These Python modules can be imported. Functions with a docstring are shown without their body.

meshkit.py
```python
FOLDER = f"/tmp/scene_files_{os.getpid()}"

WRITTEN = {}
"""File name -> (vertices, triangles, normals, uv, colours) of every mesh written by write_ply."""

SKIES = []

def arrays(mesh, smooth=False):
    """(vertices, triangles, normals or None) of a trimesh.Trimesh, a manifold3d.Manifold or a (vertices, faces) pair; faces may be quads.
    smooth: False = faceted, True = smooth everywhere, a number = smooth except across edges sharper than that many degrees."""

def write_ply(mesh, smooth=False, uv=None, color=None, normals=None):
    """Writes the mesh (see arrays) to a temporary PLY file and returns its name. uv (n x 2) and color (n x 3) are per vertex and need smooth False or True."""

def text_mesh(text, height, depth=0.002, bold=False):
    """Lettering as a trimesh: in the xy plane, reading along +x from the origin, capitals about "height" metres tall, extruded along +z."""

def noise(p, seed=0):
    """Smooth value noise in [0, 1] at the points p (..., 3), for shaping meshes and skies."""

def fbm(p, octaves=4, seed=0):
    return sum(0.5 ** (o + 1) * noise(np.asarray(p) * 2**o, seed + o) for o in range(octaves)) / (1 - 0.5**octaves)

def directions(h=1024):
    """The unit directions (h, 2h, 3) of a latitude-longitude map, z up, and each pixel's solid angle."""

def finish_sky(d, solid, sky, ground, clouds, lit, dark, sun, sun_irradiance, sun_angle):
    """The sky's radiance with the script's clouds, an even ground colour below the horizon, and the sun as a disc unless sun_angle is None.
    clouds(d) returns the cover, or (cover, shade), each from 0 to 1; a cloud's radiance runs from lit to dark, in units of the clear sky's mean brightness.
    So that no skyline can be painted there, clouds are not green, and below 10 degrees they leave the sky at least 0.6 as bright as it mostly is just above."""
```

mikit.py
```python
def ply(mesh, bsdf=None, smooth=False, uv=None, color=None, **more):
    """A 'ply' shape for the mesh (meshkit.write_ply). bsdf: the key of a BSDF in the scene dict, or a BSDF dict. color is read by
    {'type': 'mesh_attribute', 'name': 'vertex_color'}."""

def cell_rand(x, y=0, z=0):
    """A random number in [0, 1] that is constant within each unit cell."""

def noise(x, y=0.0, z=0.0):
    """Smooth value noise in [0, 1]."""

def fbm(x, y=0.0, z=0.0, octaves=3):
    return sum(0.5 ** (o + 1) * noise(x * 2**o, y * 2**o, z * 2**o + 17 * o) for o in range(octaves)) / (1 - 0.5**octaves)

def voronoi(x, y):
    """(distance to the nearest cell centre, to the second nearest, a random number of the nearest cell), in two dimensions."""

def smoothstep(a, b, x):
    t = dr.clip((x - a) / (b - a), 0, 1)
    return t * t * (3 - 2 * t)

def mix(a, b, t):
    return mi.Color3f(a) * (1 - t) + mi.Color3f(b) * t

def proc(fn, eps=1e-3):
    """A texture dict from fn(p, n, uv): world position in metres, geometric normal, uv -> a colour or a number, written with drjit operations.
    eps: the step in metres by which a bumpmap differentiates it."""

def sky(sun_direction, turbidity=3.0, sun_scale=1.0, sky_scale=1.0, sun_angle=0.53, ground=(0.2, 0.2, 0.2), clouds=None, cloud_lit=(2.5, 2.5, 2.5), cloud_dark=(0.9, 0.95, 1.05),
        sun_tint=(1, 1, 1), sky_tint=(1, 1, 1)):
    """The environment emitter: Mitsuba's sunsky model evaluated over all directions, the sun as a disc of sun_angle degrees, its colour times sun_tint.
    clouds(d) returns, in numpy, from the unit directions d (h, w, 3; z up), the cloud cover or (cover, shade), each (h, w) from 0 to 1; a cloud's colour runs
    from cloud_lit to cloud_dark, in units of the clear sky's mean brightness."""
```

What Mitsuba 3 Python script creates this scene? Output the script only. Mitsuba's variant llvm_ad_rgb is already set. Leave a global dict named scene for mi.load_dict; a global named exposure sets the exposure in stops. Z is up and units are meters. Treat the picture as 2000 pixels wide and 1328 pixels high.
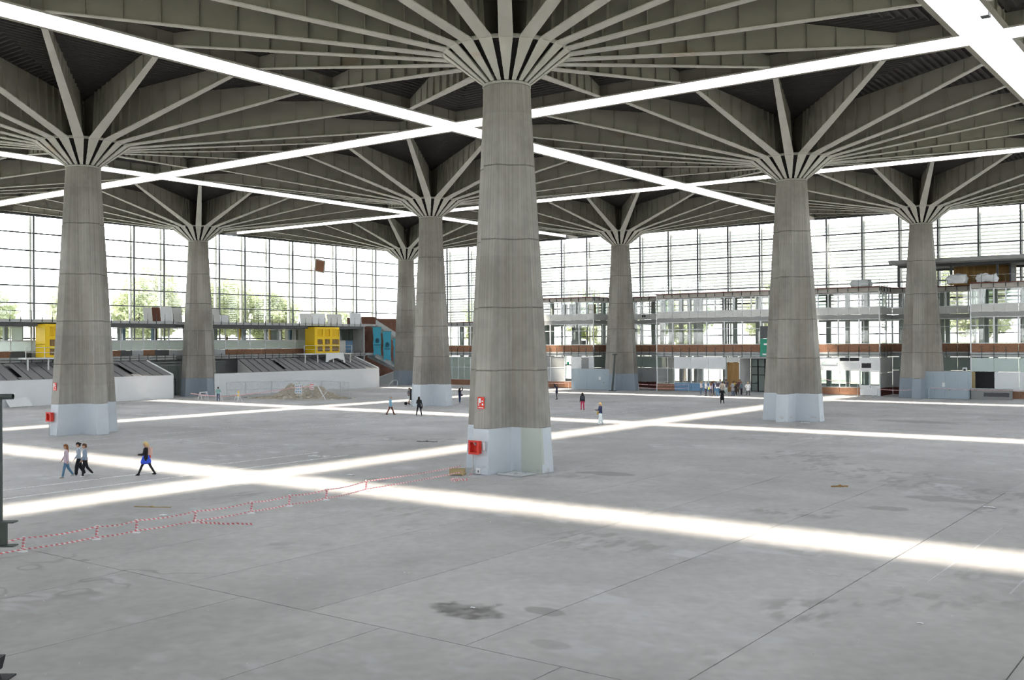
import math, random
import numpy as np, trimesh, drjit as dr, mitsuba as mi, mikit, meshkit
import manifold3d as m3
from mikit import proc, noise, fbm, voronoi, smoothstep, mix, cell_rand

T = mi.ScalarTransform4f
scene, labels = {}, {}
random.seed(7)
RNG = np.random.default_rng(7)
PI = math.pi

# ------------------------------------------------------------------ camera, sky, sun, exposure
YAW, PITCH, ROLL, FOCAL_PX = 0.6355, 0.00274, -0.00588, 1997.1
CAM = np.array([-43.04, -31.99, 6.657])
_f = np.array([math.cos(YAW) * math.cos(PITCH), math.sin(YAW) * math.cos(PITCH), math.sin(PITCH)])
_r = np.cross(_f, [0, 0, 1]); _r /= np.linalg.norm(_r)
_u = np.cross(_r, _f)
_up = -math.sin(ROLL) * _r + math.cos(ROLL) * _u
scene['camera'] = {'type': 'perspective', 'fov_axis': 'x', 'fov': math.degrees(2 * math.atan(1000 / FOCAL_PX)),
                   'near_clip': 0.1, 'far_clip': 2000.0,
                   'to_world': T().look_at(origin=CAM.tolist(), target=(CAM + _f).tolist(), up=_up.tolist())}
SUN = (-9.7, 11.9, 24.6)


def thin_cloud(d):
    n = meshkit.fbm(d * np.array([3.0, 3.0, 6.0]) + 5.0, 4)
    return np.clip(0.75 + 0.5 * (n - 0.5), 0, 1)


scene['sky'] = mikit.sky(SUN, turbidity=5.0, sun_scale=0.46, sky_scale=1.0, sun_angle=5.0, sun_tint=(.95, 1.0, 1.09), ground=(0.22, 0.24, 0.18),
                         clouds=thin_cloud, cloud_lit=(1.595, 1.60, 1.62), cloud_dark=(1.04, 1.05, 1.06))
exposure = 5.0


# ------------------------------------------------------------------ mesh helpers
class MB:
    """Collects boxes, prisms, lofts and tubes into one mesh."""
    def __init__(self):
        self.v, self.f, self.n = [], [], 0

    def add(self, v, f):
        v = np.asarray(v, float).reshape(-1, 3); f = np.asarray(f, int)
        if f.shape[1] == 4:
            f = np.vstack([f[:, [0, 1, 2]], f[:, [0, 2, 3]]])
        self.v.append(v); self.f.append(f + self.n); self.n += len(v)
        return self

    def tm(self, m):
        return self.add(m.vertices, m.faces)

    def box(self, x0, x1, y0, y1, z0, z1, fn=None, c=0.0):
        """axis-aligned box, fn maps its points elsewhere; c chamfers the upright and top edges"""
        x0, x1 = min(x0, x1), max(x0, x1); y0, y1 = min(y0, y1), max(y0, y1)
        if c > 0:
            c = min(c, (x1 - x0) * .45, (y1 - y0) * .45, (z1 - z0) * .45)
            def ring(z, i):
                return [(x0 + c, y0 + i, z), (x1 - c, y0 + i, z), (x1 - i, y0 + c, z), (x1 - i, y1 - c, z),
                        (x1 - c, y1 - i, z), (x0 + c, y1 - i, z), (x0 + i, y1 - c, z), (x0 + i, y0 + c, z)]
            rings = np.array([ring(z0, 0), ring(z1 - c, 0), ring(z1, c)])
            m = MB().loft(rings, True, True)
            v = np.vstack(m.v); f = np.vstack(m.f)
        else:
            v = np.array([[x, y, z] for x in (x0, x1) for y in (y0, y1) for z in (z0, z1)], float)
            f = np.array([[0, 1, 3], [0, 3, 2], [4, 6, 7], [4, 7, 5], [0, 4, 5], [0, 5, 1], [2, 3, 7], [2, 7, 6], [0, 2, 6], [0, 6, 4], [1, 5, 7], [1, 7, 3]])
        if fn is not None:
            v = np.array([fn(*p) for p in v], float)
            a = np.linalg.det(np.array([v[4] - v[0], v[2] - v[0], v[1] - v[0]])) if len(v) == 8 and c == 0 else 1
            if a < 0:
                f = f[:, ::-1]
        return self.add(v, f)

    def loft(self, rings, cap0=False, cap1=False, closed=True):
        rings = np.asarray(rings, float); k, n, _ = rings.shape
        q = []
        for i in range(k - 1):
            for j in range(n if closed else n - 1):
                a, b = i * n + j, i * n + (j + 1) % n
                q.append([a, b, b + n, a + n])
        v, f = rings.reshape(-1, 3), np.array(q)
        f = np.vstack([f[:, [0, 1, 2]], f[:, [0, 2, 3]]])
        ex = []
        if cap0:
            v = np.vstack([v, rings[0].mean(0)]); c = len(v) - 1
            ex += [[(j + 1) % n, j, c] for j in range(n)]
        if cap1:
            v = np.vstack([v, rings[-1].mean(0)]); c = len(v) - 1; o = (k - 1) * n
            ex += [[o + j, o + (j + 1) % n, c] for j in range(n)]
        if ex:
            f = np.vstack([f, ex])
        return self.add(v, f)

    def prism(self, poly, off):
        """poly: 3-D points star-shaped from the first one; off: the extrusion vector"""
        a = np.asarray(poly, float); b = a + np.asarray(off, float); n = len(a)
        f = [[0, i + 1, i] for i in range(1, n - 1)] + [[n, n + i, n + i + 1] for i in range(1, n - 1)]
        for i in range(n):
            j = (i + 1) % n
            f += [[i, j, j + n], [i, j + n, i + n]]
        return self.add(np.vstack([a, b]), f)

    def tube(self, pts, r, sides=6, closed=False):
        p = np.asarray(pts, float)
        if closed:
            p = np.vstack([p, p[:1]])
        t = np.gradient(p, axis=0); t /= np.linalg.norm(t, axis=1, keepdims=True) + 1e-12
        a = np.cross(t, np.where(np.abs(t[:, 2:]) < .9, [0, 0, 1.], [1., 0, 0])); a /= np.linalg.norm(a, axis=1, keepdims=True) + 1e-12
        b = np.cross(t, a); g = np.arange(sides) * 2 * PI / sides
        rr = np.broadcast_to(r, (len(p),))[:, None, None]
        rings = p[:, None] + rr * (np.cos(g)[None, :, None] * a[:, None] + np.sin(g)[None, :, None] * b[:, None])
        return self.loft(rings[:, ::-1], True, True)

    def lathe(self, prof, at=(0, 0, 0), n=16, cap0=True, cap1=True):
        g = np.arange(n) * 2 * PI / n
        rings = np.array([[(at[0] + r * math.cos(t), at[1] + r * math.sin(t), at[2] + z) for t in g] for r, z in prof])
        return self.loft(rings, cap0, cap1)

    def mesh(self):
        return np.vstack(self.v), np.vstack(self.f)


_seen = {}


def numbered(key):
    n = _seen.get(key, 0); _seen[key] = n + 1
    return key if n == 0 else f'{key}_{n:03d}'


def thing(name, label, cat, group=None, kind=None):
    key = numbered(name)
    labels[key] = {'label': label, 'category': cat}
    if group: labels[key]['group'] = group
    if kind: labels[key]['kind'] = kind
    return key


def struct(name):
    key = numbered(name); labels[key] = {'kind': 'structure'}
    return key


def put(key, mesh, bsdf, smooth=False, to_world=None, **more):
    """one entry of the scene under exactly this key"""
    if isinstance(mesh, MB): mesh = mesh.mesh()
    d = dict(mesh) if isinstance(mesh, dict) else mikit.ply(mesh, bsdf, smooth=smooth, **more)
    if to_world is not None: d['to_world'] = to_world
    scene[key] = d
    return key


def part(parent, name, mesh, bsdf, smooth=False, to_world=None, label=None, stuff=False, **more):
    key = numbered(f'{parent}__{name}')
    put(key, mesh, bsdf, smooth, to_world, **more)
    if label or stuff:
        labels[key] = {}
        if label: labels[key]['label'] = label
        if stuff: labels[key]['kind'] = 'stuff'
    return key


# ------------------------------------------------------------------ materials
def mat(key, d): scene[key] = d; return key


def plain(key, rgb, rough=.7, metallic=0., spec=.35):
    return mat(key, {'type': 'twosided', 'bsdf': {'type': 'principled', 'base_color': {'type': 'rgb', 'value': list(rgb)}, 'roughness': rough, 'metallic': metallic, 'specular': spec}})


def textured(key, fn, rough=.8, spec=.3):
    return mat(key, {'type': 'twosided', 'bsdf': {'type': 'principled', 'base_color': proc(fn), 'roughness': rough, 'specular': spec}})


def blob(p, x, y, rx, ry, wob=.5):
    """soft-edged irregular patch on the floor, 1 inside and 0 outside"""
    dx, dy = (p.x - x) / rx, (p.y - y) / ry
    d = dr.sqrt(dx * dx + dy * dy) + wob * (fbm(p.x * 1.3 + x, p.y * 1.3 + y, 3.0, 3) - .5) * 2
    return 1 - smoothstep(.75, 1.05, d)


def floor_color(p, n, uv):
    big = fbm(p.x * .09 + 3, p.y * .09, .5, 3)
    mid = fbm(p.x * .55, p.y * .55 + 9, 1.5, 4)
    fine = noise(p.x * 5.0, p.y * 5.0, 2.0)
    c = mix((.335, .331, .332), (.428, .423, .424), smoothstep(.3, .7, big))
    c = c * (0.86 + .28 * mid) * (.95 + .1 * fine)
    slab = cell_rand(dr.floor((p.x + 41.05) / 15.5), dr.floor((p.y + 27.85) / 5.05))
    c = c * (.95 + .1 * slab)
    # whitish scuffs (bluish), in clusters
    scuff = smoothstep(.6, .78, fbm(p.x * .35 + 31, p.y * .35 + 7, 4.0, 4)) * smoothstep(.45, .75, fbm(p.x * 2.2, p.y * 1.1, 6.0, 3))
    c = mix(c, (.50, .51, .53), .6 * scuff)
    # dark dirt, mostly in drifts
    dirt = smoothstep(.60, .76, fbm(p.x * .22 + 11, p.y * .22 + 51, 8.0, 4)) * smoothstep(.4, .7, fbm(p.x * 1.4 + 5, p.y * 3.0, 9.0, 3))
    c = mix(c, (.19, .185, .18), .42 * dirt)
    wet = dr.maximum(blob(p, -23.2, -15.9, .7, 1.5, .6) * (.6 + .55 * noise(p.x * 6, p.y * 6, 4.0)), dr.maximum(.5 * blob(p, -22.2, -17.6, .35, .6), .25 * blob(p, -24.4, -19.3, .3, .6)))
    wet = dr.maximum(wet, dr.maximum(.45 * blob(p, 2.1, -21.0, .8, 1.6), .4 * blob(p, -1.5, -20.0, .7, 1.0)))
    wet = dr.maximum(wet, dr.maximum(.35 * blob(p, -7.6, 3.4, 1.2, .7), .5 * blob(p, 1.5, -5.0, .8, 1.7)))
    wet = dr.maximum(wet, dr.maximum(.35 * blob(p, 43, 1.2, 2.2, 1.2), .4 * blob(p, 44, -9.0, 1.6, 4)))
    # tide-line ring stains in the near left corner
    ring = fbm(p.x * .5 + 2, p.y * .5 + 77, 1.0, 3)
    near = blob(p, -26.2, -4.2, 3.4, 3.0, .3)
    line = (1 - smoothstep(.0, .035, dr.abs(ring - .5))) * near
    wet = dr.maximum(wet, .4 * line)
    c = mix(c, (.105, .10, .095), .75 * wet)
    return c


textured('m_floor', floor_color, .62, .4)


def local_column(p):
    return p.x - 40 * dr.floor(p.x / 40 + .5), p.y - 40 * dr.floor(p.y / 40 + .5)


def concrete_color(p, n, uv):
    x, y = local_column(p)
    a = dr.atan2(y, x) * 9.0
    big = fbm(p.x * .5 + 3, p.y * .5, p.z * .30, 4)
    board = noise(a * 5.0, p.z * .08, 7.0)
    speck = fbm(p.x * 3.5, p.y * 3.5, p.z * 2.5, 2)
    lift = cell_rand(dr.floor(p.z / 3.7), dr.floor(p.x / 40 + .5), dr.floor(p.y / 40 + .5))
    c = mix((.215, .205, .185), (.335, .322, .296), smoothstep(.25, .75, .62 * big + .24 * board + .14 * speck))
    pale = smoothstep(.64, .86, noise(a * 2.6 + 40, p.z * .13, 3.0)) * smoothstep(.35, .65, big)
    c = mix(c, (.41, .405, .385), .40 * pale) * (.94 + .12 * lift)
    rust = smoothstep(.70, .9, noise(a * 1.9 + 9, p.z * .2, 5.0))
    c = mix(c, (.25, .21, .16), .30 * rust)
    for zj in (5.25, 8.46, 11.97, 15.78): c = mix(c, (.12, .115, .105), .5 * (1 - smoothstep(.02, .06, dr.abs(p.z - zj + .03 * (noise(a * 3, 1.0, zj) - .5)))))
    return c


textured('m_concrete', concrete_color, .85, .2)


def steel_color(p, n, uv):
    x, y = local_column(p)
    b = fbm(p.x * .8, p.y * .8, p.z * .8, 3)
    rust = smoothstep(.68, .84, fbm(p.x * .35 + 7, p.y * .35, p.z * .9, 4))
    c = mix((.345, .34, .307), (.43, .425, .392), b)
    return mix(c, (.33, .22, .14), .45 * rust)


textured('m_steel', steel_color, .6, .3)


def steel_shaded(p, n, uv):  # the same steel paint, darkened for the shade between the ribs
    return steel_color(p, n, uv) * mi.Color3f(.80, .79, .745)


textured('m_steel_shaded', steel_shaded, .7, .2)
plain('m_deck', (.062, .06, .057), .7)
plain('m_frame', (.115, .125, .135), .5)
plain('m_frame_light', (.62, .63, .62), .6)
mat('m_glass', {'type': 'thindielectric', 'int_ior': 1.5, 'specular_transmittance': {'type': 'rgb', 'value': [.93, .945, .93]}})


def paint_wall(lo, hi):
    def fn(p, n, uv):
        a = fbm(p.x * .7, p.y * .7, p.z * .7, 3)
        scuff = smoothstep(.62, .8, fbm(p.x * 1.6 + 4, p.y * 1.6, p.z * 2.4, 3)) * (1 - smoothstep(.15, .9, p.z))
        c = mix(lo, hi, a)
        patch = (p.y < -1.18) & (p.y > -2.47) & (p.x > -1.0) & (p.x < -.3)      # one side of the middle column's foot was repainted in a greener grey
        c = dr.select(patch, mi.Color3f(.47, .50, .46), c)
        return mix(c, (.36, .36, .36), .5 * scuff)
    return fn


textured('m_base_pale', paint_wall((.51, .555, .61), (.58, .62, .665)), .7)
textured('m_base_dark', paint_wall((.25, .30, .35), (.30, .35, .41)), .7)
# ------------------------------------------------------------------ floor, ground
JX = [-60, -41.05, -25.55, -10.05, 5.45, 20.95, 36.45, 51.95, 67.45, 82.95, 100]
floor = struct('floor')
near_x, near_y = (-41.05, 5.45), (-32.9, 18.0)
fl = MB()
for x0, x1, y0, y1 in ((-60, near_x[0], -60, 100), (near_x[1], 100.4, -60, 100.4), (near_x[0], near_x[1], -60, near_y[0]), (near_x[0], near_x[1], near_y[1], 100.4)):
    fl.box(x0, x1, y0, y1, -.30, 0)
fl.box(near_x[0], near_x[1], near_y[0], near_y[1], -.30, -.06)
put(floor, fl, 'm_floor')
for i, (x0, x1) in enumerate(zip(JX[1:4], JX[2:5])):
    y0, off = near_y[0], (2.5 if i == 0 else 0.0)
    cuts = [near_y[0]] + [v for v in np.arange(-27.85 + off, 17.5, 5.05)] + [near_y[1]]
    for y0, y1 in zip(cuts[:-1], cuts[1:]):
        part(floor, 'slab', MB().box(x0 + .012, x1 - .012, y0 + .012, y1 - .012, -.055, 0, c=.006), 'm_floor')
plain('m_grass', (.15, .16, .12), .9)
put(struct('ground'), MB().box(-300, 420, -300, 420, -1.2, -.32), 'm_grass')



def steel_lit(p, n, uv): return steel_color(p, n, uv) * mi.Color3f(1.36, 1.36, 1.38)  # the same steel paint, lightened for undersides lit from the floor


textured('m_steel_lit', steel_lit, .6, .3)
plain('m_gap_shade', (.02, .02, .02), .8)
# ------------------------------------------------------------------ mushroom columns
LIFTS = [0, 2.31, 5.25, 8.46, 11.97, 15.78, 20.0]
E_HI, E_LO = 19.8, -17.85            # the edges of a canopy, measured from its column
RIM0, RIM1, DECK = 24.2, 25.04, 25.0
ARM, HW, RT = 2.5, .52, 1.25


def cross_quarter():
    """(base point, top angle) pairs of one quarter of the section, from +x to +y"""
    fil = .16; a_c = math.radians(19.5)
    pts = [((ARM, t * HW), a_c * t) for t in (0, .5, .93)] + [((ARM - .04, HW), a_c * 1.04)]
    n = 7
    for k in range(1, n):
        t = k / n; pts.append(((ARM - .04 + (HW + fil - ARM + .04) * t, HW), a_c * 1.04 + (math.radians(43) - a_c * 1.04) * t))
    pts += [((HW + fil, HW), math.radians(43)), ((HW + fil * .3, HW + fil * .3), math.radians(45)), ((HW, HW + fil), math.radians(47))]
    m = [((b, a), PI / 2 - g) for (a, b), g in reversed(pts[:-2])][1:]
    return pts + m[:-1]


_Q = cross_quarter()
_B, _A = [], []
for k in range(4):
    c, s = round(math.cos(k * PI / 2)), round(math.sin(k * PI / 2))
    for (x, y), g in _Q:
        _B.append((c * x - s * y, s * x + c * y)); _A.append(g + k * PI / 2)
_B, _A = np.array(_B), np.array(_A)
_C = np.stack([RT * np.cos(_A), RT * np.sin(_A)], 1)


def shaft_ring(z, inset=0.0):
    q = _B + (_C - _B) * (z / 20.0)
    r = np.linalg.norm(q, axis=1, keepdims=True)
    q = q * (1 - inset / r)
    return np.column_stack([q, np.full(len(q), z)])


def shaft_mesh(z0, z1):
    g = .035
    return MB().loft([shaft_ring(z0 + .001, g), shaft_ring(z0 + g, 0), shaft_ring(z1 - g, 0), shaft_ring(z1 - .001, g)], True, True).mesh()


def reach(a):
    c, s = math.cos(a), math.sin(a)
    t = [(E_HI if v > 0 else E_LO) / v for v in (c, s) if abs(v) > 1e-6]
    return min(t) - .12


RINGR, RINGZ = 3.34, 21.75
MUSH = {'shaft': [mikit.ply(shaft_mesh(a, b), 'm_concrete', smooth=25) for a, b in zip(LIFTS[1:-1], LIFTS[2:])]}
_base = shaft_mesh(LIFTS[0], LIFTS[1])
MUSH['base'] = {k: mikit.ply(_base, k, smooth=25) for k in ('m_base_pale', 'm_base_dark')}
MUSH['collar'] = mikit.ply(MB().lathe([(1.25, 20.0), (1.275, 20.02), (1.275, 20.13), (1.2, 20.15)], n=48).mesh(), 'm_steel', smooth=30)
g20 = [PI / 10 * k for k in range(20)]
hoop = MB().lathe([(3.22, 21.72), (3.36, 21.74), (3.36, 21.90), (3.22, 21.90), (3.22, 21.72)], n=40, cap0=False, cap1=False)
MUSH['gap_shade'] = mikit.ply(MB().lathe([(1.0, 20.17), (1.05, 20.3), (2.75, 21.62), (3.1, 21.75), (3.0, 21.85), (.95, 21.9)], n=40).mesh(), 'm_gap_shade', smooth=30)  # added black cone, stands in for the shade between the capital plates
MUSH['hoop'] = mikit.ply(hoop.mesh(), 'm_steel')


def polar(r, t, z, a):
    return (r * math.cos(a) - t * math.sin(a), r * math.sin(a) + t * math.cos(a), z)


MUSH['plate'], MUSH['rib'], MUSH['flange'], MUSH['stiff'] = [], [], [], []
for a in g20:
    R = reach(a); th = np.array(polar(0, 1, 0, a))
    plate = MB()
    r0, z0, w0, w1 = 1.24, 20.16, .105, .36
    plate.prism([polar(r0, -w0, z0, a), polar(RINGR, -w1, RINGZ, a), polar(RINGR, w1, RINGZ, a), polar(r0, w0, z0, a)], (0, 0, .06))
    MUSH['plate'].append(mikit.ply(plate.mesh(), 'm_steel_lit'))
    zb = lambda r: RINGZ + (RIM0 + .03 - RINGZ) * (r - RINGR) / (R - RINGR)
    hw = lambda r: .365 + (.17 - .365) * (r - RINGR) / (R - RINGR)
    fl_ = MB().prism([polar(RINGR, -hw(RINGR), RINGZ, a), polar(R, -hw(R), zb(R), a), polar(R, hw(R), zb(R), a), polar(RINGR, hw(RINGR), RINGZ, a)], (0, 0, .06))
    MUSH['flange'].append(mikit.ply(fl_.mesh(), 'm_steel_lit'))
    wt = .05
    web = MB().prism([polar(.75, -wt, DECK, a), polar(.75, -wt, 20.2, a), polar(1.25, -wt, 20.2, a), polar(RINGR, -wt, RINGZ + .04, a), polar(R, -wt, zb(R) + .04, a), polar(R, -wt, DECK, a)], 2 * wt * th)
    MUSH['rib'].append(mikit.ply(web.mesh(), 'm_steel_shaded'))
    st = MB(); r, step = RINGR + .9, .95
    while r < R - .6:
        w = min(hw(r) - .03, .95 * r * math.tan(PI / 20))
        for sgn in (-1, 1):
            e = wt if sgn > 0 else -wt
            p0, p1, p2, p3 = polar(r, e, zb(r) + .05, a), polar(r, sgn * w, zb(r) + .05, a), polar(r, sgn * (w * .55), DECK - .02, a), polar(r, e, DECK - .02, a)
            st.prism([p0, p1, p2, p3], np.array(polar(.03, 0, 0, a)))
        r += step; step = min(step * 1.13, 2.0)
    MUSH['stiff'].append(mikit.ply(st.mesh(), 'm_steel_shaded'))

# corrugated deck: four triangular fields, ridges parallel to the edge they run out to
MUSH['deck'] = []
CORN = {0: ((E_HI, E_LO), (E_HI, E_HI)), 1: ((E_HI, E_HI), (E_LO, E_HI)), 2: ((E_LO, E_HI), (E_LO, E_LO)), 3: ((E_LO, E_LO), (E_HI, E_LO))}
for k, (c0, c1) in CORN.items():
    prof, t = [(0.0, 0)], .035
    while t < 1.0:
        prof += [(t, 0), (t + .003, .16), (t + .020, .16), (t + .023, 0)]; t += .028
    prof = [q for q in prof if q[0] < 1.0] + [(1.0, 0)]
    rings = np.array([[(c[0] * s, c[1] * s, DECK + h) for c in (c0, c1)] for s, h in prof])
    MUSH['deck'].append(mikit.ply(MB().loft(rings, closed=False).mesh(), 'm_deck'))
# rim beams with stiffening fins on the inside
MUSH['rim'] = []
for k in range(4):
    m = MB(); ax, e = k % 2, (E_HI if k in (0, 1) else E_LO); s = 1 if e > 0 else -1
    sw = (lambda u, v, z: (u, v, z)) if ax == 0 else (lambda u, v, z: (v, u, z))
    m.box(e - s * .10, e, E_LO, E_HI, RIM0, RIM1, fn=sw)
    m.box(e - s * .30, e, E_LO, E_HI, RIM0, RIM0 + .05, fn=sw)
    for u in np.arange(E_LO + .9, E_HI, 1.88):
        m.box(e - s * .24, e - s * .10, u - .02, u + .02, RIM0 + .05, RIM1 - .05, fn=sw)
    MUSH['rim'].append(mikit.ply(m.mesh(), 'm_steel_shaded'))


def mushroom(i, j, label, dark=False):
    tw = T().translate([40 * i, 40 * j, 0])
    t = thing('mushroom_column', label, 'column', kind='thing')
    part(t, 'painted_base', MUSH['base']['m_base_dark' if dark else 'm_base_pale'], None, to_world=tw)
    for s in MUSH['shaft']: part(t, 'shaft_section', s, None, to_world=tw)
    part(t, 'collar', MUSH['collar'], None, to_world=tw); part(t, 'capital_hoop', MUSH['hoop'], None, to_world=tw); part(t, 'capital_gap_shade', MUSH['gap_shade'], None, to_world=tw)
    for q in MUSH['plate']: part(t, 'capital_plate', q, None, to_world=tw)
    for w, f_, s in zip(MUSH['rib'], MUSH['flange'], MUSH['stiff']):
        r = part(t, 'rib', w, None, to_world=tw)
        part(r, 'rib_flange', f_, None, to_world=tw); part(r, 'stiffener', s, None, to_world=tw, stuff=True)
    for q in MUSH['rim']: part(t, 'rim_beam', q, None, to_world=tw)
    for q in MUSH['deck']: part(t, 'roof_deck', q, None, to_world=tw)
    return t


mushroom(0, 0, 'largest concrete mushroom column, in the middle, with an open red box on its white foot')
mushroom(0, 1, 'second largest mushroom column, left of the middle, fire box on its white foot')
mushroom(1, 0, 'white-footed mushroom column standing just right of the tour group')
mushroom(1, 1, 'white-footed mushroom column with a man leaning on it, just left of the largest column')
mushroom(1, 2, 'grey-footed mushroom column in the gap between the two white low walls', True)
mushroom(2, 2, 'farthest mushroom column, grey foot beside the blue banners', True)
mushroom(2, 1, 'grey-footed mushroom column with a dark pipe up its shaft and a pale hoarding beside it', True)
mushroom(2, 0, 'rightmost mushroom column, with a blue-grey hoarding around its foot', True)
mushroom(0, 2, 'mushroom column off the left edge, only ribs of its canopy seen')
mushroom(0, -1, 'mushroom column beyond the right edge, only its roof edge seen at the top right')
# the rest of the roof, out of the picture, in plain form: it shades the hall
ceil = struct('ceiling')
rest = [(-1, -1), (-1, 0), (-1, 1), (-1, 2), (1, -1), (2, -1)]
_g = lambda d: meshkit.WRITTEN[d['filename']]
cm = MB(); ribs = MB()
for d in MUSH['deck']: cm.add(*_g(d)[:2])
for k in ('rib', 'flange', 'plate'):
    for d in MUSH[k]: ribs.add(*_g(d)[:2])
for d in MUSH['rim']: ribs.add(*_g(d)[:2])
shaftm = MB()
for a, b in zip(LIFTS[:-1], LIFTS[1:]): shaftm.add(*shaft_mesh(a, b))
cm, ribs, shaftm = mikit.ply(cm.mesh(), 'm_deck'), mikit.ply(ribs.mesh(), 'm_steel'), mikit.ply(shaftm.mesh(), 'm_concrete', smooth=25)
for i, j in rest:
    tw = T().translate([40 * i, 40 * j, 0])
    part(ceil, 'roof_field', cm, None, to_world=tw); part(ceil, 'roof_ribs', ribs, None, to_world=tw); part(ceil, 'roof_support', shaftm, None, to_world=tw)

# ------------------------------------------------------------------ skylights in the gaps between the canopies
plain('m_slot_reflector', (.84, .84, .84), .6)  # white plates added on the slot sides to brighten the skylight strips
LINES = [-19.03, 20.97, 60.97]; HG = (40 - E_HI + E_LO) / 2
for ax in (0, 1):
    sw = (lambda u, v, z: (u, v, z)) if ax == 0 else (lambda u, v, z: (v, u, z))
    for c in LINES:
        w = struct('window')
        spans = [(-58, 100)] if ax == 0 else [(-58, LINES[0] - HG)] + [(a + HG, b - HG) for a, b in zip(LINES[:-1], LINES[1:])] + [(LINES[-1] + HG, 100)]
        for a, b in spans:
            gl = MB(); gl.add([sw(a, c - HG + .02, DECK + .12), sw(b, c - HG + .02, DECK + .12), sw(b, c + HG - .02, DECK + .12), sw(a, c + HG - .02, DECK + .12)], [[0, 1, 2, 3]])
            part(w, 'pane', gl, 'm_glass')
            bars = MB()
            for u in np.arange(a + 1.0, b, 2.0): bars.box(u - .025, u + .025, c - HG, c + HG, DECK + .02, DECK + .11, fn=sw)
            part(w, 'glazing_bar', bars, 'm_frame_light', stuff=True)
            kerb = MB()
            for s in (-1, 1): kerb.box(a, b, c + s * (HG + .02), c + s * (HG - .05), RIM1 - .02, DECK + .2, fn=sw)
            part(w, 'kerb', kerb, 'm_frame_light')
            slot_refl = MB()
            for s in (-1, 1): slot_refl.box(a, b, c + s * (HG - .012), c + s * (HG - .03), RIM0, DECK + .02, fn=sw)
            part(w, 'slot_reflector', slot_refl, 'm_slot_reflector')

# ------------------------------------------------------------------ glass walls
ROWS = [0, .55, 2.9, 5.25, 7.6, 9.95, 12.3, 14.6, 16.95, 19.27, 21.6, 23.95]
TOP = 25.1
LM = [18.7 + 5 * k for k in range(17)]; LM[-1] = 99.9
RM = [-11.95 + 5 * k for k in range(23)]; RM[-1] = 99.9


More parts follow.
